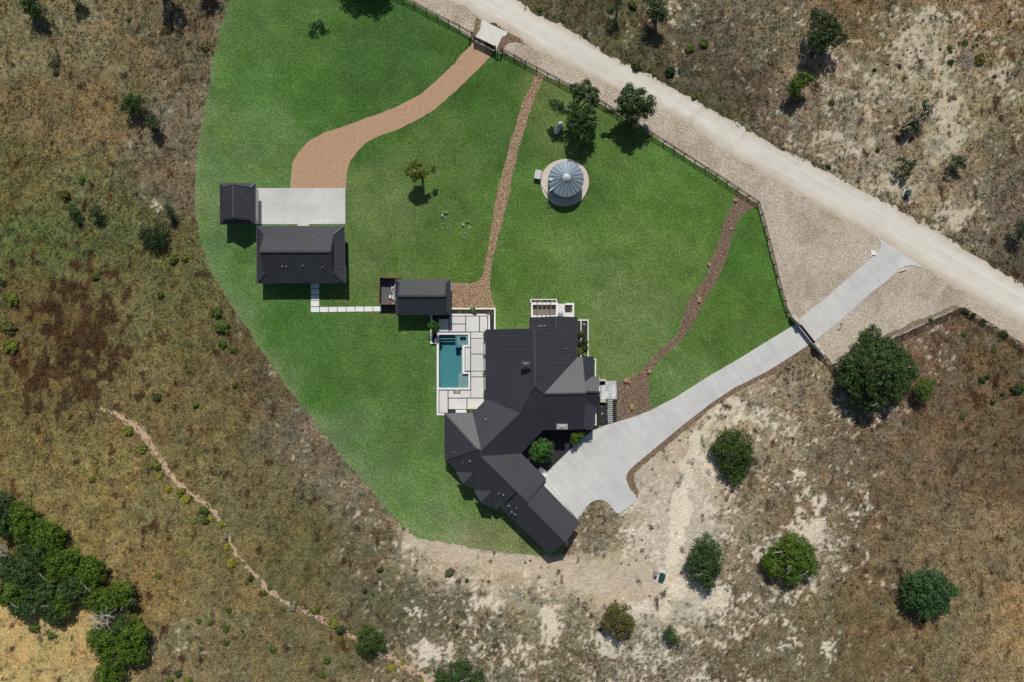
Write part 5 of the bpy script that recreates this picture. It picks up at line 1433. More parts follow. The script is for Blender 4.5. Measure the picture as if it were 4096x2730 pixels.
def rnd_lobes(cx, cy, rx, ry, n, seed, rmin=.34, rmax=.5):
    rmin *= .72; rg = random.Random(seed); out = [(cx, cy, min(rx,ry)*.66)]
    for k in range(n):
        an = 2*math.pi*(k+rg.uniform(-.3,.3))/n; rr_ = rg.uniform(rmin, rmax)*min(rx,ry)
        rx_ = rx*rg.uniform(.90,1.07); ry_ = ry*rg.uniform(.90,1.07); out.append((cx+math.cos(an)*(rx_-rr_), cy+math.sin(an)*(ry_-rr_), rr_))
    return out
GT = 'free-standing trees on the open ground'
def zl(lobes, ht, edge):   # inner lobes stand taller than the outer ones
    return [(l[0],l[1],l[2], ht if i == 0 else ht*edge) for i, l in enumerate(lobes)]
tree('oak_tree', 'biggest tree, a broad dark green oak over the fence corner at the right', zl(rnd_lobes(3500,1485,152,152,13,1,.3,.42),7.4,.64)+[(3640,1495,30,4),(3455,1345,22,4),(3490,1335,30,4),(3478,1610,38,4),(3380,1520,34,4)], 7.4, (3475,1480), 'oak', .17, 1, 1.0, dead=5)
tree('oak_tree', 'medium green tree beside the pale dirt track below the drive', zl(rnd_lobes(2932,1806,94,104,9,2),3.9,.62)+[(2948,1905,38,2.3),(2860,1790,24,2.4)], 3.9, (2918,1802), 'cedar', .15, 2, 1.0, group=GT)
tree('oak_tree', 'tall narrow ragged tree at the bottom of the pale dirt, right of the transformer', [(2815,2180,42,4),(2858,2195,30,3.4),(2800,2225,48,4.6),(2855,2245,42,4),(2772,2255,36,3.4),(2815,2290,40,3.8),(2830,2335,30,3),(2850,2270,34,3.2),(2785,2300,26,3)], 4.6, (2790,2230), 'oak', .15, 3, 1.0, group=GT, dead=3)
tree('cedar_tree', 'round bright green tree with bare grey twigs at its centre, lower right', zl(rnd_lobes(3160,2238,104,98,11,4,.3,.42),4.6,.72)+[(3240,2270,34,3),(3080,2245,34,3),(3160,2160,34,3)], 4.6, (3125,2205), 'bright', .15, 4, 1.05, group=GT, dead=9)
tree('oak_tree', 'deep green lobed tree at the far lower right of the dry grass', [(3706,2370,66,5)]+[(3650,2330,40,3.8),(3700,2310,36,3.8),(3745,2315,36,3.8),(3785,2360,38,3.8),(3760,2420,36,3.6),(3700,2440,36,3.6),(3650,2400,38,3.6),(3640,2370,30,3.4),(3815,2370,20,3)], 5.0, (3640,2335), 'blue', .16, 5, 1.0, group=GT)
tree('brown_oak', 'round olive brown half-dry tree near the bottom, below the pale dirt', zl(rnd_lobes(2474,2480,68,76,8,6,.32,.45),4.2,.75), 4.2, (2460,2445), (.100,.105,.025), .14, 6, 1.15, group=GT, brown=.15)
tree('shrubby_tree', 'small dark round tree right of the olive brown tree near the bottom', [(2688,2545,30,2.6),(2675,2530,18,2),(2702,2560,20,2)], 2.6, (2680,2535), 'oak', .12, 7, 1.0, group=GT)
tree('cedar_tree', 'round dark green tree on the eroded path at the bottom', zl(rnd_lobes(1478,2568,66,66,8,8,.34,.46),3.6,.7), 3.6, (1488,2535), 'cedar', .14, 8, 1.05, group=GT)
tree('cedar_tree', 'broad dark tree cut by the bottom edge of the picture', zl(rnd_lobes(1838,2712,108,76,10,9,.34,.48),5.0,.85), 5.0, (1842,2660), 'oak', .15, 9, 1.0, group=GT, dead=3)
tree('shrubby_tree', 'small rounded tree with yellowish side just right of the biggest oak', [(3697,1560,34,3.4),(3680,1530,22,3),(3722,1540,20,2.8),(3690,1592,22,2.6),(3672,1560,18,2.8)], 3.4, (3680,1550), 'bright', .13, 10, .9, group=GT)
# two trees standing in the road-side fence
tree('elm_tree', 'open airy tree with gaps in its crown beside the white gas tank', [(2343,352,30,6.4),(2370,380,28,6),(2320,372,24,6),(2296,352,16,5.8),(2380,408,18,5.5),(2232,428,26,5),(2212,415,14,4.6),(2290,440,26,5.2),(2318,470,36,5.6),(2345,500,32,5),(2300,510,30,5),(2325,545,28,4.4),(2372,490,20,4.4),(2285,475,18,5),(2362,440,22,5.6),(2255,442,12,4.6)], 6.4, (2290,482), 'oak', .15, 11, 1.0, dead=5, lumps=.45, inner=.08)
tree('elm_tree', 'lobed dark tree growing through the fence beside the road', [(2510,360,22,6),(2502,385,24,6),(2540,390,26,6.2),(2565,372,20,5.6),(2525,425,36,6.4),(2478,410,18,5),(2565,420,26,5.8),(2600,405,20,5),(2595,435,24,5),(2490,440,22,5),(2530,465,30,5.4),(2572,460,18,4.8),(2535,500,22,4.2),(2430,445,13,4),(2455,445,12,4)], 6.4, (2508,470), 'oak', .15, 12, 1.1, dead=4, lumps=.45, inner=.12)
tree('young_tree', 'small yellow-green young tree alone in the middle of the lawn', [(1662,660,22,5),(1646,688,23,4.8),(1676,690,24,4.9),(1690,702,11,4.4),(1657,712,12,4.2),(1735,672,9,4.2),(1727,682,8,4),(1708,690,6,4)], 5.0, (1690,716), (.15,.18,.035), .14, 13, 1.5, lumps=.38, inner=.3, limb=False)
# field trees upper left
tree('shrubby_tree', 'larger dark round shrubby tree of the pair in the upper left field', [(528,415,34,3.4),(505,425,26,3),(550,400,24,3),(515,400,22,3),(545,435,26,2.8),(575,398,12,2.4)], 3.4, (528,405), 'oak', .13, 14, 1.0, group=GT)
tree('shrubby_tree', 'smaller dark oval shrubby tree of the pair in the upper left field', [(606,478,22,3),(620,500,24,3),(612,515,22,2.6),(600,495,18,2.6)], 3.0, (610,478), 'dark', .13, 15, 1.0, group=GT)
tree('shrubby_tree', 'dark tree touching the top edge near the left corner', [(125,20,36,3.8),(155,40,28,3.4),(105,30,22,3.2),(140,60,22,2.8),(120,-10,30,3.6)], 3.8, (130,15), 'oak', .14, 16, 1.0, group=GT)
tree('shrubby_tree', 'low wide dark thicket left of the small garage', [(585,925,30,2.4),(620,935,36,2.8),(650,920,30,2.6),(610,965,34,2.4),(645,965,30,2.2),(575,950,20,2)], 2.8, (612,925), 'dark', .13, 17, .9, group=GT)
tree('shrubby_tree', 'dark upright bush in the field straight left of the small garage', [(676,836,20,2.6),(690,850,20,2.4),(680,868,18,2)], 2.6, (682,832), 'dark', .12, 18, .9, group=GT)
tree('shrubby_tree', 'left dark bush of the pair in the left field beside a bare patch', [(296,845,22,2.6),(285,830,20,2.2),(303,865,22,2)], 2.6, (296,835), 'oak', .12, 19, .9, group=GT)
tree('shrubby_tree', 'right dark bush of the pair in the left field beside a bare patch', [(383,845,22,2.6),(395,835,18,2.4),(380,865,20,2)], 2.6, (384,838), 'oak', .12, 20, .9, group=GT)
# across the road
tree('juniper_tree', 'bushy many-armed dark juniper, tallest of the trees across the road', [(3257,60,22,5),(3255,95,20,5),(3300,70,22,5.2),(3325,95,26,5.2),(3345,120,22,4.8),(3370,150,18,4.4),(3285,110,22,5),(3250,145,26,5),(3295,150,28,5.4),(3320,140,26,5),(3245,180,22,4.4),(3285,190,26,4.6),(3305,180,20,4.4),(3340,165,22,4.6)], 5.4, (3285,145), 'juniper', .14, 21, .95, lumps=.45)
tree('juniper_tree', 'smaller bright green tree below the tallest juniper across the road', [(3205,310,24,3.8),(3225,325,22,3.8),(3185,335,26,4),(3168,355,20,3.6),(3180,375,20,3.2),(3240,318,14,3.4),(3195,358,20,3.6)], 4.0, (3195,352), 'bright', .13, 22, .9, lumps=.42)
tree('juniper_tree', 'half-dead leaning tree with bare grey twigs at the upper right', [(3698,410,12,3.2),(3710,430,15,3.4),(3715,450,12,3.2),(3700,465,14,3),(3645,485,18,2.8),(3630,510,20,2.6),(3615,515,16,2.2),(3660,510,16,2.2),(3680,470,10,3)], 3.4, (3665,480), 'juniper', .12, 23, .7, dead=12, lumps=.35, inner=.1)
tree('shrubby_tree', 'thin dark bush left of its twin above the small utility box across the road', [(3605,635,14,2.6),(3600,670,16,2.6),(3635,665,18,2.8),(3655,650,12,2.4),(3630,690,14,2.2)], 2.8, (3622,660), 'juniper', .12, 24, .75, lumps=.35, inner=.1)
tree('shrubby_tree', 'thin dark bush standing alone far right, above the level of the utility box', [(3820,635,15,2.6),(3845,640,16,2.6),(3810,665,14,2.4),(3838,660,15,2.4),(3860,668,8,2)], 2.6, (3830,645), 'juniper', .12, 25, .75, lumps=.35, inner=.1)
tree('juniper_tree', 'dark juniper with a wide shadow near the top edge across the road', [(2620,20,26,4.6),(2640,45,28,4.8),(2605,45,24,4.4),(2650,70,20,3.8),(2625,75,22,3.6),(2600,5,22,4.4)], 4.8, (2625,48), 'dark', .14, 26, .95)
tree('juniper_tree', 'narrow dark juniper at the top edge, first across the road', [(2465,-5,20,4),(2470,25,20,4),(2450,45,16,3.4)], 4.0, (2468,20), 'dark', .13, 27, .9)
tree('shrubby_tree', 'dark bush cut by the right edge just across the road', [(4085,905,26,3.4),(4095,935,26,3.4),(4075,930,18,3)], 3.4, (4085,925), 'dark', .13, 28, .9, group=GT)
# trees just beyond the top of the picture that throw their shade into it
for i, (x, y, r, h, lb) in enumerate(((640,-95,60,6.5,'tree above the left field just beyond the top edge'),(800,-110,45,5.0,'smaller tree above the left field just beyond the top edge'),(1403,-222,88,8,'broad tree above the lawn just beyond the top edge'),(1488,-178,62,7,'tree above the fence line just beyond the top edge'),(270,-90,30,5,'slim tree above the left field corner beyond the top edge'))):
    tree('oak_tree', lb, rnd_lobes(x, y, r, r, 6, 60+i)+([(1232,-150,24,9),(1205,-128,26,9),(1250,-120,18,8.6)] if i == 2 else []), h, (x,y), 'oak', .17, 60+i, .6, limb=(i != 2), group='trees beyond the top edge')
# courtyard and pool trees
tree('garden_tree', 'bright green feathery tree in the dark courtyard of the house', [(2165,1803,30,4.2),(2145,1790,20,3.6),(2185,1785,22,3.8),(2190,1810,20,3.6),(2150,1825,22,3.4),(2175,1832,18,3.2),(2140,1812,18,3.4),(2172,1770,16,3.6)], 4.2, (2160,1800), 'vivid', .15, 30, 1.0, lumps=.4)
tree('garden_tree', 'shaded green tree under the house eave beside the drive', [(2305,1745,22,2.8),(2322,1735,16,2.6),(2300,1765,16,2.4)], 2.8, (2308,1745), 'bright', .12, 31, .9, lumps=.35)
tree('garden_tree', 'wispy green tree rising from the narrow planter beside the pool', [(1735,1302,14,3.4),(1722,1308,12,3),(1748,1305,13,3),(1738,1320,13,2.8),(1730,1292,9,3),(1752,1318,9,2.6)], 3.4, (1738,1308), 'vivid', .10, 32, .7, lumps=.28, inner=.1)
# woodland, lower left: every crown a tree of its own
WOODS = [(5,2105,38,5.6,'oak','dark crown on the left edge just above the bare grey branches'),(100,2192,34,5.4,'oak','dark crown right of the bare grey branches in the upper woodland'),(250,2405,44,5.2,'bright','bright crown tucked into the lower middle of the woodland'),(12,2030,58,6,'dark','topmost dark crown of the woodland at the left edge'),(90,2062,52,6.5,'bright','bright upper crown, second from the top of the woodland'),(108,2115,50,6.3,'bright','bright crown below the second one of the woodland'),(195,2150,62,6.8,'bright','wide bright crown jutting right in the upper woodland'),
 (165,2215,54,6.2,'oak','green crown under the jutting bright one'),(30,2275,52,5.8,'oak','greyish crown at the left edge beside the bare grey branches'),(110,2285,64,6.5,'oak','large middle crown left in the woodland'),(240,2262,60,6.6,'bright','middle crown on the right flank of the woodland'),
 (292,2225,34,6,'bright','small high crown on the upper right flank of the woodland'),(362,2290,56,6.2,'bright','crown on the right rim, above the dead branches'),(46,2362,60,6,'bright','bright crown at the left edge, lower woodland'),(185,2368,66,6,'oak','broad grey-green crown in the lower woodland'),
 (300,2345,54,6,'oak','green crown in the middle right woodland'),(400,2400,56,6.2,'bright','bright crown beside the dead branches'),(488,2372,44,5.6,'bright','outermost right crown above the gap of dead branches'),(90,2428,44,5,'oak','low crown hanging over the golden grass, left'),(218,2445,46,5,'oak','low crown hanging over the golden grass, right'),
 (515,2412,22,4.4,'oak','tiny crown at the right end of the dead branches'),(425,2555,62,6,'bright','left crown of the lower right woodland group'),(525,2545,66,6.2,'bright','right crown of the lower right woodland group'),(480,2500,46,5.6,'oak','upper crown of the lower right woodland group'),(545,2610,46,5.2,'bright','low crown at the right foot of the woodland group'),
 (455,2625,50,5.4,'bright','low crown at the left foot of the woodland group'),(440,2695,50,5,'bright','lowest crown, cut by the bottom edge below the woodland group')]
for i, (x, y, r, h, t, lb) in enumerate(WOODS):
    lo = rnd_lobes(x, y, r*1.22, r*1.22, 6, 100+i, .42, .58)
    tree('woodland_tree', lb, zl(lo, h*.72, .8), h*.72, (x, y), t, .16, 100+i, .9, group='trees of the lower left woodland', dead=3 if i in (8,14,16,18,20) else 0, inner=.15)
def dead_heap(px, py, r, label, seed):
    e = empty('dead_tree', W(px,py), label, 'dead tree'); mb = MB(); rg = random.Random(seed)
    for k in range(34):
        p = W(px+rg.uniform(-.5,.5)*r, py+rg.uniform(-.4,.4)*r)+Vector((0,0,rg.uniform(2.6,4.2))); an = rg.uniform(0,6.28)
        q = p+Vector((math.cos(an),math.sin(an)*.8,rg.uniform(-.1,.5)))*rg.uniform(1.0,2.4)
        mb.tube([p, p.lerp(q,.5)+Vector((0,0,.15)), q], [.07,.05,.02], 5)
        for j in range(2):
            s0 = p.lerp(q, rg.uniform(.3,.9)); a2 = an+rg.uniform(-1,1); mb.tube([s0, s0+Vector((math.cos(a2),math.sin(a2),.2))*.6], [.03,.012], 4)
    mb.build('branches', M_['deadwood'], e)
    MB().tube([W(px,py), W(px,py)+Vector((.2,.1,2.6))], [.2,.12], 7).build('trunk', M_['deadwood'], e)
dead_heap(35,2178,60,'bare grey branches between the crowns at the left edge of the woodland', 3)
dead_heap(462,2445,58,'bare grey branches in the gap on the right of the woodland', 4)

# shrub prototypes, 1 m radius
def blades(n, seed, length, width, tint, rise=.5, droop=.3, spread=1.0):
    rg = np.random.default_rng(seed); V = []; C = []
    for k in range(n):
        an = 2*math.pi*k/n*2.4+rg.uniform(-.2,.2); el = rise*rg.uniform(.5,1.4); l = length*rg.uniform(.7,1.1)
        d = np.array([math.cos(an),math.sin(an),0]); sd = np.array([-math.sin(an),math.cos(an),0]); b = d*.08*rg.uniform(0,1.5)*spread
        m = b+d*l*.55+np.array([0,0,el*l*.8]); t = b+d*l+np.array([0,0,el*l*.8-droop*l*.4])
        V += [b-sd*width*.6+[0,0,.03], m-sd*width, m+sd*width, b+sd*width*.6+[0,0,.03], m-sd*width, t-sd*width*.12, t+sd*width*.12, m+sd*width]
        c = np.array(tint)*rg.uniform(.7,1.25); C += [c]*8
    return np.array(V), np.array(C)
def bush_cloud(seed, tint, dens=1.0, brown=0, leaf=.15, lumps=.3, squash=.6):
    rg = random.Random(seed); lob = [(0,0,.4,.6,.6,.45)]
    for k in range(5):
        an = k*1.26+rg.uniform(-.3,.3); lob.append((math.cos(an)*.55, math.sin(an)*.55, .28, .38, .38, .30))
    return leaf_cloud(lob, leaf, tint, seed, dens, .2, brown, lumps, -.2)
PROTO = {}
for k, (tn, dn) in enumerate((((.048,.078,.022),.9),((.105,.155,.024),.7),((.15,.18,.030),.6),((.13,.125,.03),.6),((.11,.115,.06),.55))):
    V, c_ = bush_cloud(200+k, tn, dn); PROTO['b%d'%k] = fast_mesh('shrub_leaves', V, c_, M_['leaf'])
V, c_ = blades(26, 5, 1.0, .10, (.27,.38,.27), .55, .25); PROTO['agave'] = fast_mesh('agave_leaves', V, c_, M_['leaf'])
V, c_ = blades(60, 6, 1.0, .035, (.16,.20,.045), .9, .7, 2.5); PROTO['yucca'] = fast_mesh('yucca_leaves', V, c_, M_['leaf'])
V, c_ = blades(60, 7, 1.0, .035, (.17,.15,.05), .8, .8, 2.5); PROTO['tussock'] = fast_mesh('tussock_blades', V, c_, M_['leaf'])
V, c_ = blades(26, 8, 1.0, .07, (.42,.25,.11), .7, .5, 2); PROTO['orange'] = fast_mesh('bromeliad_leaves', V, c_, M_['leaf'])
V, c_ = blades(26, 9, 1.0, .08, (.26,.34,.03), .7, .5, 2); PROTO['limeplant'] = fast_mesh('bromeliad_leaves', V, c_, M_['leaf'])
V, c_ = blades(34, 10, 1.0, .04, (.05,.11,.045), .35, .2, 1); PROTO['aloe'] = fast_mesh('aloe_leaves', V, c_, M_['leaf'])
def blossom_mesh(seed, col, n):
    rg = np.random.default_rng(seed); V = []; C = []
    for k in range(n):
        a_ = rg.uniform(0,6.28); r_ = math.sqrt(rg.uniform(0,.9)); z = .92-.45*r_*r_+rg.uniform(0,.12); s_ = rg.uniform(.05,.11)
        c0 = np.array([math.cos(a_)*r_, math.sin(a_)*r_, z]); u = np.array([s_,0,rg.uniform(-.04,.04)]); v_ = np.array([0,s_,rg.uniform(-.04,.04)])
        V += [c0-u,c0-v_,c0+u,c0+v_]; C += [np.array(col)*rg.uniform(.75,1.1)]*4
    return fast_mesh('blossom', np.array(V), np.array(C), M_['leaf'])
BL = {'y': blossom_mesh(1,(.40,.40,.05),45), 'w': blossom_mesh(2,(.55,.55,.45),60), 'yy': blossom_mesh(3,(.60,.53,.02),80)}
def shrub(px, py, rpx, proto, label, name='shrub', cat='shrub', group=None, fl=None, z=0.0, hs=1.0):
    e = bpy.data.objects.new(name, PROTO[proto]); link(e)
    if group == 'shrubs scattered over the dry ground': rpx *= .80
    r = rpx*S*(.92 if group == PATHG else 1); e.location = W(px, py)+Vector((0,0,z))
    e.scale = (r*rnd.uniform(.7,1.25), r*rnd.uniform(.7,1.2), r*hs*rnd.uniform(.75,1.05)); e.rotation_euler = (0,0,rnd.uniform(0,6.28))
    tag(e, label, cat, group)
    if fl:
        b = bpy.data.objects.new('blossoms', BL[fl]); link(b, e)
    return e
PATHG = 'plants along the eroded path'
FS = [(627,1861,24,'b2',None,'pale green shrub left of the eroded path, above the first yellow one'),(516,1722,20,'b2','y','yellow-dotted shrub highest up on the eroded path'),(572,1795,22,'b1','y','drooping yellow-green shrub, second from the top of the eroded path'),
 (639,1907,15,'b2','yy','small yellow shrub just below the pale green one on the eroded path'),(676,1956,18,'b2','yy','bright yellow shrub left of the twin yellow clump'),(727,1966,24,'b2','y','upper half of the twin yellow clump on the eroded path'),(744,1994,17,'b2','yy','lower, brightest half of the twin yellow clump'),
 (819,2040,22,'b1',None,'upper green shrub of the mid-path group'),(800,2048,12,'b1',None,'tiny green shrub left in the mid-path group'),(772,2083,16,'b2','y','leftmost yellow shrub of the mid-path group'),(824,2079,20,'b1',None,'lower green shrub of the mid-path group'),(848,2075,12,'b2','yy','small yellow shrub right of the lower green mid-path one'),
 (888,2099,13,'b2','y','lone yellow shrub right of the mid-path group'),(903,2145,14,'b4','w','white-flowering shrub above the two lone yellow ones'),(911,2186,19,'b2','yy','yellow shrub directly under the white-flowering one'),(929,2250,23,'b2','yy','largest lone yellow shrub left of the path break'),
 (1004,2313,18,'b0',None,'dark green leaning shrub below the path break'),(1035,2322,12,'b4','w','tiny white-flowering shrub beside the dark leaning one'),(1057,2371,14,'b1',None,'green shrub on the lower bank of the eroded path'),(1078,2352,12,'b1',None,'tiny green shrub on the eroded path, above the bank one'),
 (1173,2427,19,'b4','w','white-flowering shrub lying across the lower path'),(1130,2436,14,'b1',None,'green shrub left of the lower white-flowering one'),(1262,2437,24,'b2',None,'long yellow-green shrub on the lower path'),(1335,2488,22,'b2','y','yellow-green shrub beside the dark one near the round tree'),
 (1364,2518,24,'b0',None,'dark bush between the yellow shrub and the round tree'),(1361,2555,14,'b1','y','small yellow-dotted shrub under the dark bush'),(1568,2668,14,'b2','yy','upright yellow flowers left on the path below the round tree'),(1608,2648,11,'b2','yy','bright yellow flowers right on the path below the round tree'),(1690,2722,10,'b2','yy','tiny yellow flowers at the bottom edge by the path')]
for x, y, r, p, fl, lb in FS: shrub(x, y, r, p, lb, 'flowering_shrub' if fl else 'shrub', 'shrub', PATHG, fl)
OS = [(372,1916,17,'b2','lone lime green shrub in the left field above the woodland'),(639,2305,15,'b1','green shrub in the open field left of the path break'),(917,2438,19,'b1','green shrub in the open field under the largest lone yellow one'),(905,2512,19,'b1','wide low shrub in the bottom left field'),(905,2567,20,'b1','flat dark green shrub in the bottom left field'),
 (796,2483,15,'b1','round green shrub left in the bottom field'),(843,2490,14,'b1','round green shrub beside the left one in the bottom field'),(1090,2595,19,'b1','oblong green shrub in the bottom field left of the round tree'),(1310,2638,24,'b1','leaning dark shrub below the round tree, left'),(1290,2695,20,'b1','green shrub at the bottom left of the leaning one'),
 (715,2695,20,'b0','dark bush at the bottom edge below the white patch'),(755,2718,20,'b2','yellowish bush at the bottom edge below the white patch'),(680,2720,18,'b1','green bush at the bottom edge, left of the dark one'),(786,2665,12,'b1','tiny green shrub under the white patch'),(804,2592,11,'b1','tiny green shrub at the right of the white patch'),
 (267,784,32,'b3','yellow-green bush above the bare patch in the left field'),(226,250,24,'b4','grey-green bush in the upper left field'),(228,292,20,'b4','smaller grey-green bush under the upper left one'),(330,722,22,'b1','green bush above the bare patch in the left field'),(822,192,22,'b3','yellowish bush by the lawn edge at the top left'),(676,125,16,'b3','small yellowish tuft bush in the top left field'),
 (516,82,14,'b1','small green bush under the tree shadow at the top left'),(696,1040,24,'b1','green bush left of the lawn, below the thicket'),(742,1035,20,'b2','yellow-green bush next to the lawn, below the thicket'),(870,1250,30,'b1','upper wide green bush by the lawn edge'),(893,1310,34,'b1','lower wide green bush by the lawn edge'),(890,1375,22,'b1','small green bush under the wide ones by the lawn edge'),
 (935,1400,24,'b1','rounded green bush close to the lawn edge'),(942,1540,18,'b1','lone dark bush right in the left field'),(755,1485,16,'b1','lone green bush in the middle of the left field'),(630,1590,20,'b0','dark green bush above the start of the eroded path'),(783,1620,19,'b2','yellow-green bush right above the eroded path'),(385,1110,22,'b1','green bush in the upper middle of the left field'),
 (645,1180,22,'b1','green bush in the left field facing the guest house'),(55,1195,38,'b2','tall light green bush at the left edge, upper'),(40,1310,42,'b3','yellow-flecked bush at the left edge, middle'),(50,1385,34,'b2','light green bush at the left edge, lower'),(10,1130,22,'b0','dark bush right on the left edge'),(142,2511,26,'b1','lone shrub in the golden grass under the woodland'),(212,2540,20,'b1','smaller shrub in the golden grass right of the lone one'),
 (1460,2362,18,'b0','dark little bush above the round tree'),(1520,2280,16,'b0','dark bush at the left start of the pale dirt'),(1798,2290,26,'b4','grey round bush on the pale dirt below the house'),(1955,2326,9,'b1','tiny round bush on the pale dirt track'),(1868,2322,14,'b4','small grey bush at the foot of the pale dirt'),
 (3926,1520,24,'b0','dark bush right of the rounded tree in the right field'),(3950,1508,14,'b0','small dark bush touching the one in the right field'),(4065,1557,34,'b0','large dark bush by the right edge'),(4007,1578,14,'b0','small bush left of the large one by the right edge'),(3967,1610,15,'b0','small bush lower left of the large one by the right edge'),
 (3850,1668,15,'b1','lone bush lower in the right field'),(3972,1403,15,'b1','bush in the right field under the fence'),(3852,1337,13,'b1','little bush right below the fence corner'),(3994,1363,11,'b1','little bush close under the right fence'),(3722,1280,13,'b1','weed clump at the rising fence, right'),
 (3860,1246,18,'b1','weed clump on the fence just after the right corner'),(3890,1262,16,'b1','second weed clump after the right corner on the fence'),(3928,1285,16,'b1','third weed clump after the right corner on the fence'),(4012,1335,20,'b1','weed clump under the fence near the right edge'),(4040,1750,13,'b1','tiny bush low by the right edge'),
 (2544,270,26,'b0','dark bush at the far road edge, nearest the sparse tree'),(2615,300,15,'b2','yellow bush at the far edge of the road'),(2680,290,34,'b0','broad dark bush behind the yellow one'),(2815,178,24,'b1','green bush in the scrub across the road, left'),(2757,198,22,'b1','green bush near the far road edge'),(2778,388,18,'b1','yellow-green bush on the far road edge'),
 (2530,25,24,'b1','green bush between the two junipers at the top'),(2440,40,18,'b1','light green bush left of the narrow juniper'),(2160,40,14,'b1','green bush at the top of the far road edge'),(3797,190,12,'b1','upper round cushion bush by the grey brush pile'),(3800,207,14,'b1','lower round cushion bush by the grey brush pile'),(3760,198,8,'b1','tiny cushion bush left of the round pair'),
 (3858,172,16,'b1','flat green bush above the grey brush pile'),(3893,188,10,'b1','round cushion above right of the brush pile'),(3908,182,9,'b1','tiny round cushion right of the brush pile'),(3800,250,20,'b1','green bush left under the grey brush pile'),(3915,240,26,'b3','tan green bush right of the grey brush pile'),(3497,281,10,'b0','small dark ball bush in the upper right scrub'),
 (3598,268,12,'b0','dark ball bush right of the small one in the upper right'),(3325,410,16,'b1','green bush under the junipers across the road'),(3510,600,16,'b1','green bush above the utility box across the road'),(3312,668,14,'b0','dark bush on the far verge above the creek corner')]
for x, y, r, p, lb in OS: shrub(x, y, r, p, lb, 'shrub', 'shrub', 'shrubs scattered over the dry ground')
# grey brush pile
e = empty('brush_pile', W(3862,240), 'grey heap of cut brush in the upper right scrub', 'brush pile'); mb = MB(); rg = random.Random(9)
for k in range(150):
    a_ = rg.uniform(0,6.28); r_ = math.sqrt(rg.random())*1.7; p = W(3862,240)+Vector((math.cos(a_)*r_*.8, math.sin(a_)*r_*1.2, .1+.35*(1-r_/1.7)*rg.random())); an = rg.uniform(0,6.28); q = p+Vector((math.cos(an),math.sin(an),.15))*rg.uniform(.3,.9)
    mb.tube([p,q],[.035,.015],4)
mb.build('sticks', M_['deadwood'], e)
# garden plants
def gp(x, y, rp, proto, lb, name='garden_plant', f=R1, z=.12, group='garden plants in the house beds', hs=1.0):
    q = f(x, y); shrub(q[0], q[1], rp, proto, lb, name, 'plant', group, None, z, hs)
gp(772,343,4,'aloe','tiny plant at the left end of the river rock planting bed'); gp(805,350,6,'yucca','second plant from the left in the river rock planting bed'); gp(862,352,6,'tussock','third, straw coloured plant in the river rock planting bed')
gp(930,343,15,'b1','large leafy green plant in the river rock planting bed'); gp(982,354,6,'tussock','small straw tuft right of the large leafy plant'); gp(1068,350,12,'tussock','big spiky yellow tuft at the bend of the planting bed'); gp(1098,372,6,'yucca','small tuft just below the bend of the planting bed')
for k, y in enumerate((565,640,768,935,1125)):
    gp(1031,y,8,'yucca',['topmost','second','middle','fourth','lowest'][k]+' yucca tuft between the deck and the left eave of the house', 'yucca')
gp(905,1278,10,'yucca','yucca tuft at the lower end of the deck beside the white step', 'yucca'); gp(728,1283,6,'aloe','small dark plant left of the white step at the deck foot')
gp(1970,465,8.5,'agave','pale blue agave rosette at the top of the right planting strip','agave'); gp(1955,545,9,'b1','small green plant under the pale agave'); gp(1925,560,13,'b0','dark bush between house and strip, upper'); gp(1922,640,15,'b0','dark bush between house and strip, middle')
gp(1924,720,15,'b1','dark bush between house and strip, lower'); gp(1975,625,15,'b0','bushy plant in the middle of the right planting strip'); gp(1970,690,15,'b0','bushy plant low in the right planting strip'); gp(1975,750,8,'limeplant','small yellow-flecked plant at the foot of the right planting strip')
for x, p, lb in ((385,'orange','orange bromeliad, first in the patio planter'),(560,'limeplant','lime bromeliad, second in the patio planter'),(775,'b1','dark green plant, third in the patio planter'),(955,'limeplant','lime bromeliad, last in the patio planter')):
    gp(x,203,6.5,p,lb,f=R6,z=.4)
def R7(x, y): return (2280+x/4.9, 1400+y/4.9)
gp(630,1248,6,'agave','small agave in the black gravel left of the stepping stones','agave',R7,.06); gp(630,1395,10,'aloe','dark spiky plant below the small agave in the black gravel',f=R7,z=.06); gp(895,1055,6,'tussock','upper straw tuft at the edge of the rocks, right of the stepping stones',f=R7,z=.06)
gp(890,1190,6,'tussock','lower straw tuft at the edge of the rocks, right of the stepping stones',f=R7,z=.06); gp(500,1520,7,'tussock','straw tuft where the white wall ends by the drive',f=R7,z=.06); gp(620,1100,8,'aloe','dark plant in the shade under the lower entry pier',f=R7,z=.06)

# ------------------------------------------------------------------ ground cover nobody could count
EXCL = [LAWN, VERGE_E, VERGE_W, ROAD_UP+ROAD_LO[::-1], DRIVE, GRANITE, BORDER, APRON]
def scatter(n, seed, edge_soft=0.0):
    rg = np.random.default_rng(seed)
    px_ = rg.uniform(-160, 4256, n); py_ = rg.uniform(-160, 2890, n)
    jx = px_+rg.normal(size=n)*edge_soft; jy = py_+rg.normal(size=n)*edge_soft
    k = np.ones(n, bool)
    for p in EXCL: k &= ~inpoly(p, jx, jy)
    return px_[k], py_[k], rg
px_, py_, rg = scatter(150000, 77, 3.0)
col, bare = field_cols(px_, py_)
lum = col.mean(1)
patch = fbm(px_/34, py_/34, 71, 4)
keep = rg.uniform(size=len(px_)) < np.clip(1.15-bare*.6-np.clip(lum-.20,0,1)*5, .03, 1)*np.clip((patch-.30)*3.2, .15, 1)
px_, py_, col, bare, patch = px_[keep], py_[keep], col[keep], bare[keep], patch[keep]
n = len(px_)
X = (px_-2048)*S; Y = (1365-py_)*S
NB = 4
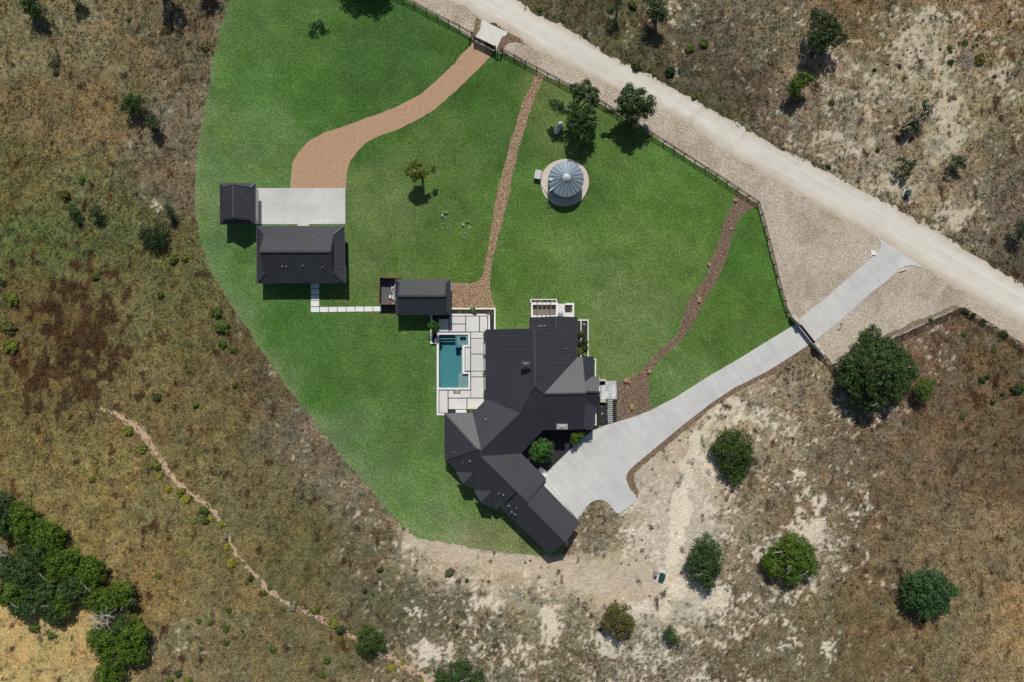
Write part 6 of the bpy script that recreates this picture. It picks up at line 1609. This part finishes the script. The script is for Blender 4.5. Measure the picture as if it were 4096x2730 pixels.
an = rg.uniform(0, 6.28, (n,NB)); ln = rg.uniform(.16,.40,(n,NB))*rg.uniform(.7,1.3,(n,1)); hz = ln*rg.uniform(.35,1.1,(n,NB)); w_ = rg.uniform(.05,.10,(n,NB))
d = np.stack([np.cos(an), np.sin(an)], -1); sd = np.stack([-np.sin(an), np.cos(an)], -1)
base = np.stack([X,Y],-1)[:,None,:]
b0 = base - sd*w_[...,None]; b1 = base + sd*w_[...,None]; t0 = base + d*ln[...,None] - sd*w_[...,None]*.35; t1 = base + d*ln[...,None] + sd*w_[...,None]*.35
def z3(a, z): return np.concatenate([a, z[...,None]], -1)
V = np.stack([z3(b0, np.zeros_like(ln)), z3(b1, np.zeros_like(ln)), z3(t1, hz), z3(t0, hz)], 2).reshape(-1,3)
hue = rg.uniform(size=n); f = rg.uniform(.70,1.55,n)
tc_ = col*f[:,None]
g_ = hue < .16; dk = col.mean(1) < .22; g_ &= dk; tc_[g_] *= np.array([.82,1.0,.62]); r_ = (hue > .93) & dk; tc_[r_] *= np.array([.80,.62,.52]); y_ = (hue > .4) & (hue < .5); tc_[y_] *= np.array([1.25,1.22,1.1])
me = fast_mesh('dry_grass', V, np.repeat(tc_, NB*4, 0), M_['grass'])
tag(link(bpy.data.objects.new('dry_grass', me)), 'tufts of dry grass over all the open ground', 'grass', kind='stuff')
# low weeds: small leafy cushions, dark against the pale soil
px_, py_, rg = scatter(15000, 78, 4.0)
col, bare = field_cols(px_, py_)
m1 = fbm(px_/70, py_/70, 55, 4); road = seg_d(px_, py_, ROAD_UP)
prob = np.clip(bare*.55, 0, .5)*np.clip((m1-.36)*4, .1, 1) + .9*np.exp(-(road/34)**2)*(m1 > .35) + .35*np.clip((m1-.55)*8, 0, 1) + .04 + .75*np.exp(-(((px_-320)/170)**2+((py_-1360)/230)**2))*np.clip((m1-.40)*8,0,1)
prob *= np.clip(1.6-col.mean(1)*2.6, .12, 1)
dpath = seg_d(px_, py_, ERODED); prob = np.maximum(prob, .75*np.exp(-((dpath-14)/16)**2)*(m1 > .42))
lftg = np.exp(-((px_-520)/330)**2-((py_-1080)/260)**2)+.8*np.exp(-((px_-30)/110)**2-((py_-1290)/170)**2)+.9*np.exp(-((px_-900)/60)**2-((py_-1330)/160)**2); prob = np.maximum(prob, .55*lftg*np.clip((m1-.42)*8,0,1))
roadg = np.exp(-((road-60)/90)**2)*((px_ > 2100)&(px_ < 3000)&(py_ < 500)); prob = np.maximum(prob, .5*roadg*np.clip((m1-.42)*8,0,1))
k = rg.uniform(size=len(px_)) < prob; lgreen = ((lftg > .3)&(rg.uniform(size=len(px_)) < .8))[k]; rgreen = ((roadg > .3)&(rg.uniform(size=len(px_)) < .7))[k]; onpath = (dpath < 40)[k]
px_, py_, col = px_[k], py_[k], col[k]; n = len(px_)
NL = 16
r_ = rg.uniform(.12,.36,(n,1))*rg.uniform(.6,1.4,(n,1))
a_ = rg.uniform(0,6.28,(n,NL)); q_ = np.sqrt(rg.uniform(0,1,(n,NL)))
cx = ((px_-2048)*S)[:,None]+np.cos(a_)*q_*r_; cy = ((1365-py_)*S)[:,None]+np.sin(a_)*q_*r_; cz = r_*(1-.6*q_*q_)*rg.uniform(.4,1,(n,NL))+.03
C = np.stack([cx,cy,cz],-1).reshape(-1,3); m_ = len(C)
nr = rg.normal(size=(m_,3))*.6+np.array([0,0,1]); nr /= np.linalg.norm(nr,axis=1)[:,None]
t1 = np.cross(nr, rg.normal(size=(m_,3))); t1 /= np.linalg.norm(t1,axis=1)[:,None]; t2 = np.cross(nr,t1); s_ = rg.uniform(.05,.12,(m_,1))
V = np.stack([C-t1*s_, C-t2*s_*.7, C+t1*s_, C+t2*s_*.7],1).reshape(-1,3)
h_ = rg.uniform(size=n); tc_ = np.where(h_[:,None] < .45, np.array([[.045,.060,.026]]), np.where(h_[:,None] < .8, np.array([[.075,.072,.034]]), np.array([[.085,.052,.030]])))
ru = (np.exp(-(((px_-320)/190)**2+((py_-1360)/250)**2)) > .35) & (h_ < .8); tc_[ru] = np.array([.10,.055,.028])
tc_[lgreen] = np.array([.105,.125,.032]); tc_[rgreen] = np.array([.060,.085,.032])
tc_[onpath] = np.where(rg.uniform(size=(onpath.sum(),1)) < .6, np.array([[.10,.13,.025]]), np.array([[.24,.24,.04]]))
tc_ = tc_*rg.uniform(.7,1.3,(n,1))
me = fast_mesh('weeds', V, np.repeat(tc_, NL*4, 0)*np.repeat(rg.uniform(.75,1.25,(m_,1)), 4, 0), M_['leaf'])
tag(link(bpy.data.objects.new('weeds', me)), 'low leafy weeds dotted over the open ground', 'weeds', kind='stuff')
# loose cobbles lying on the rock beds
def cobbles(polys, n, size, cols, name, label, seed, z=.05):
    rg = np.random.default_rng(seed); P = []
    for poly, share in polys:
        x0 = max(-120,min(p[0] for p in poly)); x1 = min(4220,max(p[0] for p in poly)); y0 = max(-120,min(p[1] for p in poly)); y1 = min(2850,max(p[1] for p in poly))
        m = int(n*share*4); a_ = rg.uniform(x0,x1,m); b_ = rg.uniform(y0,y1,m); k = inpoly(poly, a_, b_)
        for ex in (DRIVE, APRON): k &= ~inpoly(ex, a_, b_)
        k &= ~inpoly(ROAD_UP+ROAD_LO[::-1], a_, b_)
        a_, b_ = a_[k][:int(n*share)], b_[k][:int(n*share)]; P.append(np.stack([(a_-2048)*S,(1365-b_)*S],1))
    P = np.concatenate(P); m = len(P)
    # each stone: a squashed, bevelled box of 5 quads
    r = rg.uniform(size[0], size[1], m); an = rg.uniform(0,6.28,m); asp = rg.uniform(.55,1,m); h = r*rg.uniform(.35,.7,m)
    u = np.stack([np.cos(an),np.sin(an)],1)*r[:,None]; v = np.stack([-np.sin(an),np.cos(an)],1)*(r*asp)[:,None]
    j = lambda: (1+rg.uniform(-.3,.3,(m,1)))
    cb = [P-u*j()-v*j()*.8, P+u*j()*.8-v*j(), P+u*j()+v*j()*.8, P-u*j()*.8+v*j()]
    ct = [P+(c-P)*.62 for c in cb]
    lo = [np.concatenate([c, np.full((m,1), z-.03)],1) for c in cb]; hi = [np.concatenate([c, (z+h)[:,None]],1) for c in ct]
    Q = [np.stack(hi,1)] + [np.stack([lo[i],lo[(i+1)%4],hi[(i+1)%4],hi[i]],1) for i in range(4)]
    V = np.stack(Q,1).reshape(-1,3)
    c_ = np.array(cols)[rg.integers(0,len(cols),m)]*rg.uniform(.8,1.2,(m,1))
    me = fast_mesh(name, V, np.repeat(c_, 20, 0), M_['stone'])
    tag(link(bpy.data.objects.new(name, me)), label, 'stones', kind='stuff')
M_['stone'] = tint_mat('loose_stone', .85)
cobbles([(VERGE_E,.9),(VERGE_W,.1)], 11000, (.04,.10), [(.60,.54,.44),(.50,.43,.33),(.68,.63,.54),(.55,.48,.38),(.42,.35,.27),(.62,.58,.50)], 'loose_cobbles', 'pale loose cobbles along the road', 5)
cobbles([(CREEK1,1.0)], 4200, (.045,.10), [(.58,.40,.23),(.42,.27,.15),(.68,.55,.39),(.32,.21,.13),(.58,.44,.30)], 'river_pebbles', 'tan pebbles of the middle dry creek bed', 6)
cobbles([(CREEK2,1.0)], 5200, (.045,.10), [(.34,.22,.13),(.25,.165,.10),(.43,.32,.22),(.33,.225,.14),(.37,.28,.20)], 'river_pebbles', 'dark brown pebbles of the right dry creek bed', 7)
cobbles([(BORDER,.8),(MULCH1,.1),(MULCH2,.1)], 3200, (.05,.12), [(.26,.16,.09),(.17,.11,.07),(.36,.26,.17)], 'bark_chips', 'brown chips beside the drive and the upper gate', 8)
